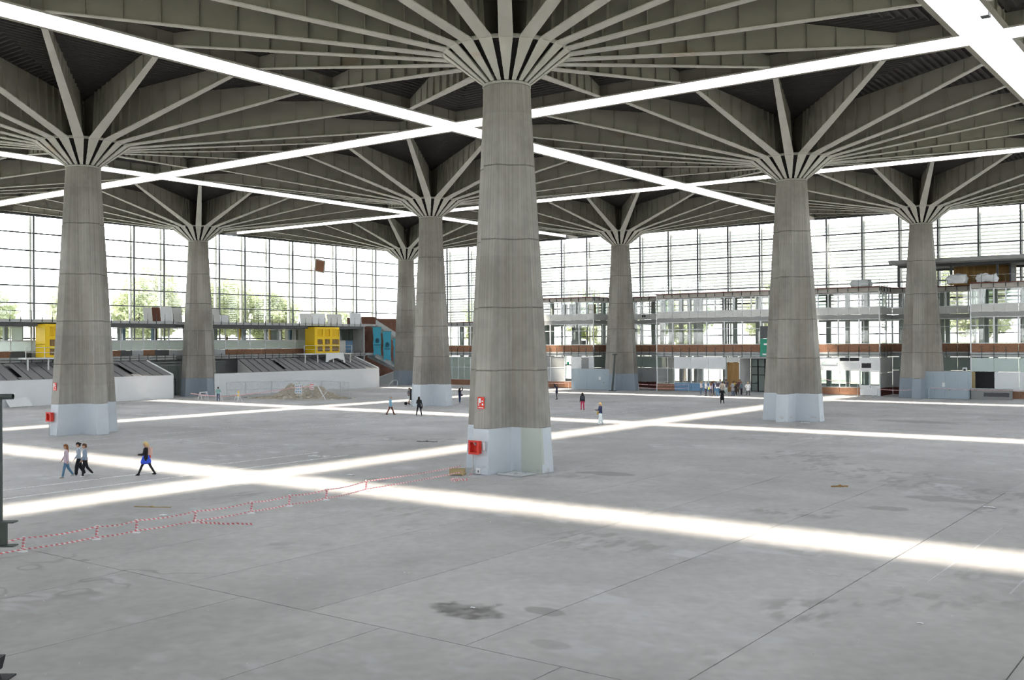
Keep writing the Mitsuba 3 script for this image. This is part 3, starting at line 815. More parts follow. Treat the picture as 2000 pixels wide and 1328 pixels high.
for x in (19.0, 29.5, 58.0, 69.0): part(t, 'partition', MB().box(x - .06, x + .06, 84.6, 87.0, 5.25, 9.2), 'm_sage')
part(t, 'wall_sheet', MB().box(LX1 - .25, LX1, 81.2, 99.4, 0, 9.32), 'm_grey')
part(t, 'ground_wall', MB().box(LX0, LX1, 83.9, 84.1, 0, 4.75), 'm_midgrey')
for k, (a, b) in enumerate(bays(33.5, 45.5, 1.5)): panel(t, alongx, 83.8, a, b, .05, 4.7, 'm_sage' if k % 2 else 'm_post', 'ground_panel', .06)
part(t, 'ground_pipe', MB().box(34.0, 46.5, 82.6, 82.74, 4.3, 4.45), 'm_midgrey'); part(t, 'ground_pipe', MB().box(34.0, 46.5, 82.6, 82.74, 3.95, 4.08), 'm_midgrey')
d = part(t, 'door', MB().box(37.9, 39.0, 83.68, 83.76, .03, 2.1, c=.01), 'm_sage'); part(d, 'door_frame', MB().box(37.8, 37.9, 83.66, 83.76, 0, 2.2).box(39.0, 39.1, 83.66, 83.76, 0, 2.2).box(37.8, 39.1, 83.66, 83.76, 2.1, 2.2), 'm_darkgrey')


# lean-to roofs behind the white low walls
def lean_to(lab, wlab, x0, x1, wx0, hip, slots, wend=0):
    w = thing('low_wall', wlab, 'wall', kind='thing')
    for a, b in bays(wx0, x1, 4.0): panel(w, alongx, 77.6, a, b, 0.0, 2.85, 'm_white', 'wall_panel', .16, .002)
    part(w, 'coping', MB().box(wx0, x1, 77.5, 77.7, 2.85, 2.9), 'm_offwhite')
    t = thing('lean_to_roof', lab, 'roof', kind='thing')
    y0, y1, z0, z1 = 77.72, 80.9, 2.86, 4.62
    at = lambda s, q: (x0 + (x1 - hip * q - x0) * s, y0 + (y1 - y0) * q, z0 + (z1 - z0) * q)
    n = round((x1 - x0) / 1.42); cuts = np.linspace(0, 1, n + 1)
    nrm = np.array([0, -(z1 - z0), y1 - y0]); nrm = nrm / np.linalg.norm(nrm)
    for k, (a, b) in enumerate(zip(cuts[:-1], cuts[1:])):
        if k in slots:
            part(t, 'roof_sheet', MB().prism([at(a, 0), at(b, 0), at(b, .16), at(a, .16)], nrm * .05), 'm_zinc'); part(t, 'roof_sheet', MB().prism([at(a, .86), at(b, .86), at(b, 1), at(a, 1)], nrm * .05), 'm_zinc')
            c = (a * 1.0 + b) / 2; part(t, 'roof_sheet', MB().prism([at(c, .16), at(b, .16), at(b, .86), at(c, .86)], nrm * .05), 'm_zinc')
        else: part(t, 'roof_sheet', MB().prism([at(a, 0), at(b, 0), at(b, 1), at(a, 1)], nrm * .05), 'm_zinc')
    for a in cuts:
        p0, p1 = np.array(at(a, 0)) + nrm * .05, np.array(at(a, 1)) + nrm * .05; e = np.array([.03, 0, 0])
        part(t, 'seam', MB().prism([p0 - e, p0 + e, p1 + e, p1 - e], nrm * .07), 'm_darkgrey')
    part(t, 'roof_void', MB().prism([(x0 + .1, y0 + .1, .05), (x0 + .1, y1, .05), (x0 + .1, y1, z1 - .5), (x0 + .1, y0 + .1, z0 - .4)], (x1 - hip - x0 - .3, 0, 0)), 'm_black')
    part(t, 'gable', MB().prism([(x0 - .06, y0, 0), (x0 - .06, y1, 0), (x0 - .06, y1, z1), (x0 - .06, y0, z0)], (.06, 0, 0)), 'm_offwhite')
    q = [at(1, 0), (x1, y0, .02), (x1 - hip, y1, .02), at(1, 1)]
    part(t, 'hip_end', MB().prism(q, (-.05, .03, 0)), 'm_offwhite'); part(t, 'hip_flashing', MB().tube([np.array(at(1, 0)) + nrm * .08, np.array(at(1, 1)) + nrm * .08], .12, 6), 'm_white')


lean_to('grey seamed lean-to roof at the left edge, behind the shorter white wall', 'white low wall running off the left edge', 8.0, 34.4, 8.0, 1.5, (5, 15))
lean_to('grey seamed lean-to roof below the right yellow box', 'long white low wall behind the rubble heap', 47.0, 71.1, 40.6, 1.9, (4, 13))


# yellow booths on stilts
def booth(lab, x0):
    y0, y1, z0, z1, w = 79.9, 81.9, 5.3, 9.12, 4.95
    t = thing('yellow_booth', lab, 'booth')
    d = .22
    part(t, 'wall_sheet', MB().box(x0, x0 + .06, y0 + .06, y1, z0, z0 + 1.5, c=.01), 'm_yellow'); part(t, 'wall_sheet', MB().box(x0, x0 + .06, y0 + .06, y1, z0 + 1.53, z1, c=.01), 'm_yellow')
    part(t, 'wall_sheet', MB().box(x0 + w - .06, x0 + w, y0 + .06, y1, z0, z1, c=.01), 'm_yellow'); part(t, 'wall_sheet', MB().box(x0, x0 + w, y1, y1 + .06, z0, z1), 'm_yellow_edge')
    part(t, 'booth_roof', MB().box(x0, x0 + w, y0, y1, z1 - .06, z1), 'm_yellow'); part(t, 'booth_floor', MB().box(x0, x0 + w, y0, y1, z0, z0 + .06), 'm_yellow')
    xs = [x0 + .25 + k * (w - .25) / 3 for k in range(4)]; zr = [(z0 + .25, z0 + 1.0), (z0 + 1.28, z0 + 2.05), (z0 + 2.42, z0 + 3.5)]
    f = MB(); yy = (y0, y0 + .06)
    zz = [z0] + [q for r in zr for q in r] + [z1]
    for a, b in zip(zz[0::2], zz[1::2]): f.box(x0, x0 + w, *yy, a, b)
    for (a, b) in zr:
        f.box(x0, x0 + .55, *yy, a, b)
        for k in (1, 2): f.box(x0 + .55 + k * 1.45 - .42, x0 + .55 + k * 1.45, *yy, a, b)
        f.box(x0 + w - .08 - .0, x0 + w, *yy, a, b)
    fr = part(t, 'window_frame', f, 'm_yellow')
    for r, (a, b) in enumerate(zr):
        for k in range(3):
            c0 = x0 + .55 + k * 1.45; c1 = min(c0 + 1.03, x0 + w - .08) if k < 2 else x0 + w - .08
            g = part(t, 'window_panel', MB().box(c0, c1, y0 + .10, y0 + .14, a, b), 'm_yellow_edge' if r == 2 else 'm_wood')
            bars = MB()
            for q in np.linspace(c0, c1, 7)[1:-1]: bars.box(q - .015, q + .015, y0 + .07, y0 + .10, a, b)
            part(g, 'grille_bar', bars, 'm_yellow' if r == 2 else 'm_darkgrey', stuff=True)
    p = thing('booth_platform', 'steel platform with guard rail under the ' + ('left' if x0 < 40 else 'right') + ' yellow booth', 'platform')
    a, b, y0 = x0 - 2.6, x0 + 7.0, 79.3
    part(p, 'platform_deck', MB().box(a, b, y0, 80.9, 5.1, 5.29, c=.01), 'm_offwhite')
    for x in (a + .3, x0 + .1, x0 + 3.2, b - .3):
        part(p, 'prop', MB().box(x - .07, x + .07, y0 + .05, y0 + .19, 3.87, 5.1), 'm_offwhite')
    for x in (a + .05, x0 - .35, b - 2.0, b - .05):
        part(p, 'rail_post', MB().box(x - .03, x + .03, y0 + .02, y0 + .08, 5.29, 6.45), 'm_offwhite')
    part(p, 'guard_rail', MB().box(a, b, y0 + .02, y0 + .08, 6.4, 6.46), 'm_offwhite'); part(p, 'guard_rail', MB().box(a, b, y0 + .03, y0 + .07, 5.85, 5.9), 'm_offwhite')
    return t


booth('right yellow booth with nine square openings, above the lean-to roof', 60.1)
booth('left yellow booth, half hidden by the second largest column', 19.1)
# white sheet over the platform edge
t = thing('white_sheet', 'white cloth draped over the edge of the right booth platform', 'cloth')
sv = []; nu, nv = 25, 13
for i in range(nu):
    for j in range(nv):
        s, q = i / (nu - 1), j / (nv - 1)
        ln = 1.35 if s < .15 else (1.5 if s > .9 else .95 + .15 * math.sin(9 * s))
        sv.append((61.7 + 3.5 * s + .25 * q * (s - .4) * 2, 79.24 - .05 * math.sin(14 * s) * q - .1 * q, 5.34 - ln * q))
part(t, 'drape', (np.array(sv), np.array([[i * nv + j, (i + 1) * nv + j, (i + 1) * nv + j + 1, i * nv + j + 1] for i in range(nu - 1) for j in range(nv - 1)])), 'm_white', smooth=True)
# white partition panels and brown doors left on the upper deck
deb = [(33.1, 34.3, .0, 'm_offwhite', 1.7, 81.7), (34.4, 35.5, .2, 'm_rust', 1.75, 81.7), (35.6, 37.2, .1, 'm_white', 1.9, 81.7), (38.4, 39.9, 0, 'm_offwhite', 1.8, 83.3), (44.9, 46.2, .1, 'm_white', 1.0, 81.7), (43.2, 44.8, -.1, 'm_offwhite', 1.75, 81.7),
       (59.1, 61.3, .1, 'm_offwhite', 1.45, 81.7), (61.4, 64.1, -.12, 'm_white', 1.5, 81.7), (64.5, 67.4, .1, 'm_offwhite', 1.45, 81.7), (69.2, 71.6, 0, 'm_white', 1.75, 81.7)]
for k, (a, b, tl, m, h, yy) in enumerate(deb):
    t = thing('partition_panel', ['pale panel, first from the left on the left gallery deck', 'brown door panel on the left gallery deck, left of the grey-footed column', 'pale panel beside the brown door panel on the left gallery deck', 'pale panel just left of the grey-footed column on the gallery deck',
              'low pale panel just right of the grey-footed column on the gallery deck', 'tall pale panel right of the grey-footed column on the gallery deck', 'pale leaning panel above the left half of the right yellow booth', 'whitest panel above the middle of the right yellow booth',
              'pale leaning panel above the right end of the right yellow booth', 'white upright panel at the right end of the left gallery deck'][k], 'panel')
    p0 = np.array([a, yy + .3 * tl, 9.66]); p1 = np.array([b, yy - .3 * tl, 9.66]); up = np.array([0, .25, h])
    part(t, 'panel_face', MB().prism([p0, p1, p1 + up, p0 + up], (0, .06, 0)), m); part(t, 'edge_strip', MB().prism([p0 + up, p1 + up, p1 + up * 1.02, p0 + up * 1.02], (0, .07, 0)), 'm_grey')

# stair with banners at the far corner
t = thing('stair_tower', 'rusty brown stair tower between the left gallery and the farthest column', 'stairs')
for a, b in bays(75.2, 94, .72): panel(t, alongx, 88.6, a, b, .0, 10.9 if a < 93 else 10.5, 'm_rust', 'cladding_panel', .06, .02)
part(t, 'landing', MB().box(74.2, 78.3, 85.2, 88.5, 9.5, 9.85), 'm_midgrey'); panel(t, alongx, 85.2, 74.2, 78.3, 9.85, 11.0, 'm_rust', 'landing_panel', .06, .0)
part(t, 'landing', MB().box(74.2, 78.5, 85.2, 88.5, 4.8, 5.15), 'm_midgrey')
for k, (xa, za, xb, zb) in enumerate(((78.2, 10.3, 86.0, 6.9), (78.2, 4.9, 86.0, 2.0))):
    for y in (85.2, 86.9):
        part(t, 'stringer', MB().prism([(xa, y, za - .5), (xb, y, zb - .5), (xb, y, zb + .35), (xa, y, za + .35)], (0, .10, 0)), 'm_midgrey')
    for q in np.linspace(0, 1, 18)[1:-1]:
        x, z = xa + (xb - xa) * q, za + (zb - za) * q
        part(t, 'tread', MB().box(x - .2, x + .16, 85.25, 86.9, z - .2, z - .14), 'm_darkgrey')
t = thing('ramp_wall', 'grey sloping parapet at the foot of the far corner stair', 'parapet')
part(t, 'parapet_body', MB().prism([(77.6, 84.6, 0), (86.0, 84.6, 0), (86.0, 84.6, 2.9), (77.6, 84.6, .95)], (0, .14, 0)), 'm_grey'); part(t, 'handrail', MB().tube([(77.6, 84.6, 1.0), (86.0, 84.6, 2.95)], .04), 'm_offwhite')
for k, (x, zt, h, lab) in enumerate(((77.4, 9.35, 4.75, 'first blue swallow-tailed banner from the left on the far corner stair'), (79.75, 8.65, 4.9, 'second blue swallow-tailed banner from the left on the far corner stair'), (82.2, 7.4, 4.3, 'blue swallow-tailed banner half hidden by the farthest column'))):
    t = thing('blue_banner', lab, 'banner', kind='thing'); w, y = 1.95, 84.95
    n = 14; v = []
    for s in (0, .5, 1):
        for q in range(n + 1):
            z = zt - h * q / n + (.45 if s == .5 and q == n else 0)
            v.append((x + w * s + .03 * q / n * (1 if s < .5 else -1) * 3, y + .05 * math.sin(q * .9 + s * 5), z))
    f = [[i * (n + 1) + j, (i + 1) * (n + 1) + j, (i + 1) * (n + 1) + j + 1, i * (n + 1) + j + 1] for i in range(2) for j in range(n)]
    part(t, 'banner_cloth', (np.array(v), np.array(f)), 'm_banner', smooth=True); part(t, 'banner_rod', MB().tube([(x - .05, y, zt + .03), (x + w + .05, y, zt + .03)], .035), 'm_iron')
    tw = [(x + w / 2 + .30 * math.cos(g), y - .08, zt - 2.2 + .36 * math.sin(g)) for g in np.arange(24) * PI / 12]
    part(t, 'round_emblem', MB().tube(tw, .07, 5, closed=True).box(x + w / 2 - .08, x + w / 2 + .08, y - .1, y - .07, zt - 2.35, zt - 2.0), 'm_banner_dark')
    part(t, 'dark_line', MB().box(x + .3, x + w - .3, y - .09, y - .07, zt - 2.95, zt - 2.85), 'm_banner_dark')
# brown panel hanging in the left glass wall
t = thing('hung_shutter', 'tilted brown shutter with a white frame hanging before the left glass wall', 'shutter')
cx, cy, cz = 78.6, 98.6, 20.05; ang = math.radians(-7)
rotp = lambda u, v, z: (cx + .98 * (u * math.cos(ang) - z * math.sin(ang)), cy + v, cz + .98 * (u * math.sin(ang) + z * math.cos(ang)))
part(t, 'frame', MB().box(-1.2, -.95, 0, .12, -1.1, 1.1, fn=rotp).box(.95, 1.2, 0, .12, -1.1, 1.1, fn=rotp).box(-1.2, 1.2, 0, .12, .9, 1.1, fn=rotp).box(-1.2, 1.2, 0, .12, -1.1, -.98, fn=rotp), 'm_offwhite')
for k in range(4): part(t, 'shutter_slat', MB().box(-.95 + k * .475 + .01, -.95 + (k + 1) * .475 - .01, .03, .1, -.98, .9, fn=rotp), 'm_shutter')
part(t, 'hanger', MB().tube([rotp(0, .06, 1.1), (cx, 99.9, cz + 1.5)], .03), 'm_frame')
# ------------------------------------------------------------------ people
def hull(*balls):
    """convex hull of balls (x, y, z, r)"""
    return m3.Manifold.hull_points(np.vstack([SPH * b[3] + np.array(b[:3]) for b in balls]))


_s = trimesh.creation.icosphere(subdivisions=1); SPH = np.asarray(_s.vertices)


def union(ms): return m3.Manifold.batch_boolean(list(ms), m3.OpType.Add)


def soft(m, edge=.035, it=6):
    m = m.refine_to_length(edge).to_mesh()
    t = trimesh.Trimesh(m.vert_properties[:, :3], m.tri_verts, process=True)
    trimesh.smoothing.filter_taubin(t, iterations=it)
    return t.vertices, t.faces


PCOL = {}


def colm(rgb, rough=.8):
    k = 'm_cloth_%03d_%03d_%03d' % tuple(int(c * 999) for c in rgb)
    if k not in scene: plain(k, rgb, rough, spec=.2)
    return k


SKIN, SKIN_D = (.50, .31, .22), (.40, .24, .16)
HAIR = {'blond': (.62, .46, .22), 'brown': (.10, .055, .03), 'dark': (.022, .017, .015), 'auburn': (.20, .085, .035), 'grey': (.36, .35, .34)}


def person(label, x, y, heading, h=1.68, top=(.1, .1, .1), legs=(.05, .06, .1), shoes=(.04, .04, .04), hair='dark', hairlen='short', pose=None, group=None,
           female=False, coat=0.0, skirt=None, shorts=False, bag=None, pack=None, sleeve=1.0, wide=False, vest=None, cap=None, fine=False):
    p = dict(lh=3, lk=4, rh=-3, rk=4, la=(4, 8, 12), ra=(4, 8, 12), lean=0, head=0, spread=0)
    p.update(pose or {})
    t = thing('person', label, 'person', group, kind='thing')
    k = h / 1.70; R = math.radians
    sw = .165 * k if female else .19 * k; hw = .095 * k
    TH, SH, FH = .425 * k, .42 * k, .075 * k

    def leg(side, hip, knee):
        a, b = R(hip), R(hip - knee); o = side * math.sin(R(p['spread']))
        kn = np.array([math.sin(a) * TH, side * .01 + o * TH, -math.cos(a) * TH]); an = kn + np.array([math.sin(b) * SH, o * SH, -math.cos(b) * SH])
        return kn, an
    lk, la_ = leg(1, p['lh'], p['lk']); rk, ra_ = leg(-1, p['rh'], p['rk'])
    hz = FH - min(la_[2], ra_[2])
    L, Rr = np.array([0, hw, hz]), np.array([0, -hw, hz])
    J = {'lhip': L, 'lknee': L + lk, 'lank': L + la_, 'rhip': Rr, 'rknee': Rr + rk, 'rank': Rr + ra_}
    ln = R(p['lean']); tilt = lambda q: np.array([q[0] * math.cos(ln) + q[2] * math.sin(ln), q[1], hz + q[2] * math.cos(ln) - q[0] * math.sin(ln)])
    waist, chest, neck = tilt((0, 0, .20 * k)), tilt((.01 * k, 0, .38 * k)), tilt((.0, 0, .545 * k))
    shl, shr = tilt((0, sw, .50 * k)), tilt((0, -sw, .50 * k))
    head = tilt((.025 * k, 0, .70 * k))
    UA, FA = .285 * k, .255 * k

    def arm(s0, side, q):
        pitch, abd, el = q
        d = np.array([math.sin(R(pitch)) * math.cos(R(abd)), side * math.sin(R(abd)), -math.cos(R(pitch)) * math.cos(R(abd))])
        e = s0 + d * UA
        f = np.array([math.sin(R(pitch + el)) * math.cos(R(abd * (1 if el < 60 else -.5))), side * math.sin(R(abd * (1 if el < 60 else -.5))), -math.cos(R(pitch + el)) * math.cos(R(abd * (1 if el < 60 else -.5)))])
        if len(q) == 3: return e, e + f * FA, f
    le, lw, lf = arm(shl, 1, p['la']); re, rw, rf = arm(shr, -1, p['ra'])
    if p.get('hips'):
        lw = tilt((.05, .15 * k, .08 * k)); rw = tilt((.05, -.15 * k, .08 * k)); le = (shl + lw) / 2 + np.array([-.05, .17 * k, 0]); re = (shr + rw) / 2 + np.array([-.05, -.17 * k, 0]); lf = lw - le; rf = rw - re; lf /= np.linalg.norm(lf); rf /= np.linalg.norm(rf)
    b = lambda q, r: (*q, r * k)
    off = lambda q, dy, dx=0, dz=0: np.asarray(q) + np.array([dx, dy, dz]) * k

    def torso(g):
        return [hull(b(off(J['lhip'], -.01), .095 + g), b(off(J['rhip'], .01), .095 + g), b(off(waist, .05), .085 + g), b(off(waist, -.05), .085 + g)),
                hull(b(off(waist, .05), .085 + g), b(off(waist, -.05), .085 + g), b(off(chest, .08), .10 + g), b(off(chest, -.08), .10 + g)),
                hull(b(off(chest, .08), .10 + g), b(off(chest, -.08), .10 + g), b(shl, .05 + g), b(shr, .05 + g), b(off(neck, 0, 0, -.04), .055 + g))]

    def limb(a_, c_, r0, r1): return hull(b(a_, r0), b(c_, r1))

    def legs_(g, cut=1.0, w=1.0):
        o = []
        for s in 'lr':
            o.append(limb(J[s + 'hip'], J[s + 'knee'], .085 + g, .056 * w + g))
            if cut > .5: o.append(limb(J[s + 'knee'], J[s + 'knee'] + (J[s + 'ank'] - J[s + 'knee']) * cut, .056 * w + g, .038 * w + g))
        return o
    hd = [hull(b(head, .098), b(off(head, 0, .02, .025), .09), b(off(head, 0, -.02, .02), .092)), hull(b(off(head, 0, .02, -.02), .078), b(off(head, 0, .035, -.095), .036)), hull(b(neck, .05), b(off(head, 0, -.01, -.05), .05)),
          hull(b(off(head, 0, .10, -.005), .010), b(off(head, 0, .118, -.03), .014)), hull(b(off(head, .095, -.01, -.01), .014), b(off(head, .093, -.01, -.045), .010)), hull(b(off(head, -.095, -.01, -.01), .014), b(off(head, -.093, -.01, -.045), .010))]
    body = torso(0) + legs_(0) + hd
    for s0, e, w, f, sd in ((shl, le, lw, lf, 1), (shr, re, rw, rf, -1)):
        body += [limb(s0, e, .047, .038), limb(e, w, .038, .026)]
        side = np.cross(f, [1, 0, 0] if abs(f[0]) < .8 else [0, 0, 1]); side = side / np.linalg.norm(side)
        body.append(hull(b(w, .024), b(w + f * .08 * k + side * .022 * k, .015), b(w + f * .08 * k - side * .022 * k, .015)))
        for j, (o, l) in enumerate(((.026, .062), (.009, .076), (-.009, .07), (-.026, .052))):
            r0 = w + f * .08 * k + side * o * k; r1 = r0 + f * l * .55 * k; r2 = r1 + (f * .9 + np.array([.35, 0, 0])) * l * .5 * k
            body += [hull(b(r0, .0088), b(r1, .0084)), hull(b(r1, .0084), b(r2, .0075))]
        body.append(hull(b(w + f * .03 * k + side * .02 * k, .012), b(w + f * .065 * k + side * .05 * k + np.array([.015, 0, 0]), .009)))
    tw = T().translate([x, y, 0]).rotate([0, 0, 1], heading)
    add = lambda nm, m, col, sm=True, lab=None: part(t, nm, m, colm(col), smooth=sm, to_world=tw, label=lab)
    add('body', soft(union(body), .03 if fine else .05, 4), SKIN)
    for s in (-1, 1): add('eye', soft(hull(b(off(head, s * .034, .098, .0), .010)), .02, 0), (.05, .04, .035))
    add('mouth', soft(hull(b(off(head, .018, .1, -.062), .007), b(off(head, -.018, .1, -.062), .007)), .02, 0), (.36, .12, .10))
    # clothes
    g = .016
    if shorts: lg = legs_(.022, 0) + [limb(J[s + 'hip'], J[s + 'knee'] * .9 + J[s + 'hip'] * .1, .10, .075) for s in 'lr']
    else: lg = legs_(.012, .97, 1.75 if wide else 1.0)
    if skirt is not None:
        add('tights', soft(union(legs_(.008, 1.0)), .05, 3), legs)
        sk = [hull(b(off(waist, .04), .10), b(off(waist, -.04), .10), b(off((J['lhip'] + J['lknee']) / 2, .03, .03, .02), .115), b(off((J['rhip'] + J['rknee']) / 2, -.03, .0, .02), .115), b(off((J['rhip'] + J['rknee']) / 2, -.0, -.02, .02), .115))]
        add('skirt', soft(union(sk), .05, 2), skirt)
    else:
        lg.append(hull(b(off(J['lhip'], -.01), .106), b(off(J['rhip'], .01), .106), b(off(waist, .04, 0, -.06), .094), b(off(waist, -.04, 0, -.06), .094)))
        add('trousers', soft(union(lg), .05, 3), legs)
    tp = torso(g)[1:] + [hull(b(off(waist, .05), .085 + g), b(off(waist, -.05), .085 + g), b(off(J['lhip'], 0, 0, -coat + .03), .112 + .10 * coat), b(off(J['rhip'], 0, 0, -coat + .03), .112 + .10 * coat))]
    for s0, e, w in ((shl, le, lw), (shr, re, rw)):
        tp.append(limb(s0, e, .047 + g, .038 + g))
        if sleeve > .5: tp.append(limb(e, e + (w - e) * min(sleeve, .97), .038 + g, .028 + g))
    add('coat' if coat > .2 else 'shirt', soft(union(tp), .05, 3), top)
    if vest: add('vest', soft(union(torso(g + .012)[1:]), .05, 3), vest)
    sh = []
    for s in 'lr':
        a = J[s + 'ank']; sh.append(hull(b(a, .045), (a[0] - .05 * k, a[1], max(a[2] - .045 * k, .032), .032), (a[0] + .13 * k, a[1], max(a[2] - .05 * k, .026), .026), (a[0] + .06 * k, a[1], max(a[2] - .03 * k, .04), .036)))
    for s, m in zip('lr', sh): add('shoe', soft(m, .06, 1), shoes)
    hm = [hull(b(off(head, 0, -.015, .03), .104), b(off(head, 0, .03, .05), .088), b(off(head, 0, -.04, -.02), .085))]
    if hairlen == 'long': hm += [hull(b(off(head, .05, -.045, 0), .065), b(off(head, -.05, -.045, 0), .065), b(off(neck, .06, -.07, -.12), .045), b(off(neck, -.06, -.07, -.12), .045))]
    if hairlen == 'bun': hm += [hull(b(off(head, 0, -.11, .05), .05))]
    if hairlen == 'tail': hm += [hull(b(off(head, 0, -.11, .03), .04), b(off(neck, 0, -.14, -.04), .03))]
    if hairlen == 'curly': hm += [hull(b(off(head, .04, -.05, -.02), .095), b(off(head, -.04, -.05, -.02), .095), b(off(neck, 0, -.06, -.02), .11))]
    face = hull(b(off(head, 0, .09, -.045), .082))
    add('hair' if cap is None else 'cap', soft(union(hm) - face, .04, 2), HAIR[hair] if cap is None else cap)
    if bag is not None:
        col, side, drop = bag
        q = tilt((.02, side * (sw + .10 * k), .05 * k - drop)); bm = MB().box(q[0] - .16, q[0] + .16, q[1] - .055, q[1] + .055, q[2] - .12, q[2] + .10, c=.03)
        bg = add('handbag', bm, col, False)
        part(bg, 'strap', MB().tube([(q[0] - .1, q[1], q[2] + .1), tuple(off(shl if side > 0 else shr, -side * .02, 0, .06)), (q[0] + .1, q[1], q[2] + .1)], .011, 5), colm(col), to_world=tw)
    if pack is not None:
        q = chest; bm = MB().box(q[0] - .30, q[0] - .13, -.14, .14, q[2] - .22, q[2] + .17, c=.04)
        bg = add('backpack', bm, pack, False)
        for s in (-1, 1): part(bg, 'strap', MB().tube([tuple(q + np.array([-.2, s * .1, .15])), tuple(off(chest, s * .1, .0, .18)), tuple(off(chest, s * .1, .13, .05)), tuple(off(waist, s * .1, .08, .08))], .015, 5), colm(pack), to_world=tw)
    if p.get('hold'):
        q = (lw + rw) / 2 + np.array([.08, 0, .05]); add('camera', MB().box(q[0] - .03, q[0] + .05, -.07, .07, q[2] - .04, q[2] + .05, c=.012), (.02, .02, .022), False)
    return t


# ---- the four women in the left foreground
person('woman with long auburn hair, lilac cardigan and blue jeans, leftmost of the walking women', -14.95, 16.63, 152, 1.66, top=(.55, .45, .52), legs=(.10, .20, .32), shoes=(.45, .42, .38), hair='auburn', hairlen='long', female=True, fine=True,
       pose=dict(lh=16, lk=6, rh=-12, rk=22, la=(-12, 10, 14), ra=(12, 10, 18)), vest=None, coat=.12)
person('woman in a pale blue-grey top and loose black trousers, on the left of the pair', -14.08, 16.98, 150, 1.66, top=(.42, .50, .58), legs=(.02, .022, .028), shoes=(.8, .8, .8), hair='dark', hairlen='bun', female=True, fine=True, wide=True,
       pose=dict(lh=12, lk=5, rh=-10, rk=18, la=(6, 8, 30), ra=(-5, 8, 20)))
person('woman in a blue-grey blouse with a tan shoulder bag, on the right of the pair', -14.3, 16.04, 150, 1.66, top=(.25, .32, .41), legs=(.015, .016, .02), shoes=(.8, .8, .8), hair='brown', hairlen='short', female=True, fine=True,
       pose=dict(lh=10, lk=4, rh=-14, rk=26, la=(8, 10, 24), ra=(-4, 10, 14)), bag=((.45, .19, .09), -1, .05))
person('striding blond woman in a bright blue skirt with a red bag', -12.1, 14.1, 128, 1.74, top=(.018, .018, .022), legs=(.02, .02, .026), shoes=(.015, .015, .018), hair='blond', hairlen='tail', female=True, fine=True, skirt=(.045, .10, .62),
       pose=dict(lh=26, lk=3, rh=-24, rk=8, la=(14, 8, 70), ra=(10, 8, 60)), bag=((.62, .03, .07), -1, -.06), pack=(.50, .33, .30))
# ---- people farther out on the floor
person('man in a teal shirt and dark jeans standing by the rubble heap', 32.8, 66.7, 50, 1.66, top=(.20, .36, .36), legs=(.035, .055, .11), hair='dark', pose=dict(la=(10, 16, 70), ra=(10, 16, 70)), sleeve=.4)
person('grey-haired man in a light blue shirt and brown trousers, walking', 27.1, 33.9, -50, 1.78, top=(.24, .42, .54), legs=(.16, .062, .04), shoes=(.10, .06, .04), hair='grey', pose=dict(lh=24, lk=5, rh=-20, rk=10, la=(-10, 8, 10), ra=(12, 8, 16)), coat=.10)
person('man in grey shorts leaning with one hand against the white column foot', 39.8, 43.08, -84, 1.78, top=(.23, .22, .24), legs=(.62, .64, .64), shoes=(.03, .03, .03), hair='dark', shorts=True, sleeve=.2, pose=dict(lh=-2, lk=4, rh=28, rk=62, la=(98, 6, 8), ra=(2, 26, 70), lean=4))
person('woman in a black leather jacket with a black handbag, back turned', 27.5, 30.7, 40, 1.70, top=(.022, .025, .028), legs=(.018, .02, .028), hair='dark', hairlen='long', female=True, pose=dict(lh=4, lk=2, rh=-4, rk=3, spread=9, la=(20, 10, 80), ra=(5, 14, 20)), bag=((.015, .015, .018), -1, .18))
person('woman in navy photographing upwards, just left of the largest column', 45.0, 40.2, -10, 1.62, top=(.022, .024, .05), legs=(.035, .055, .13), shoes=(.45, .55, .62), hair='dark', hairlen='long', female=True, pose=dict(la=(105, 8, 65), ra=(105, 8, 65), lean=-5, hold=True), bag=((.08, .06, .09), -1, .02))
person('man in a navy jacket photographing with raised arms, just right of the largest column', 56.4, 34.9, 140, 1.70, top=(.022, .024, .055), legs=(.09, .085, .08), hair='brown', pose=dict(la=(115, 10, 60), ra=(115, 10, 60), lean=-4, hold=True), coat=.16)
person('woman in red trousers and a black jacket with a backpack, seen from behind', 41.9, 22.1, 40, 1.66, top=(.02, .02, .025), legs=(.55, .05, .13), shoes=(.05, .04, .04), hair='dark', hairlen='curly', female=True, pack=(.06, .07, .09), pose=dict(spread=2))
person('blond woman in wide white trousers and a navy jacket with a yellow bag', 27.8, 11.4, 150, 1.76, top=(.025, .035, .085), legs=(.70, .78, .82), shoes=(.35, .34, .33), hair='blond', hairlen='long', female=True, wide=True, bag=((.62, .38, .10), -1, .04), pose=dict(lh=16, lk=4, rh=-12, rk=8, la=(18, 8, 85), ra=(15, 8, 80)))
person('person in a long black coat with folded arms in front of the tour group', 58.8, 15.1, 30, 1.62, top=(.013, .013, .016), legs=(.012, .012, .015), hair='grey', coat=.40, pose=dict(spread=4, la=(25, 20, 100), ra=(25, 20, 100)), cap=None)
person('person in a white jacket with hands on hips before the black entrance doors', 73.8, 18.65, 215, 1.68, top=(.78, .80, .80), legs=(.05, .05, .055), shoes=(.7, .7, .7), hair='blond', coat=.18, pose=dict(spread=5, hips=True))
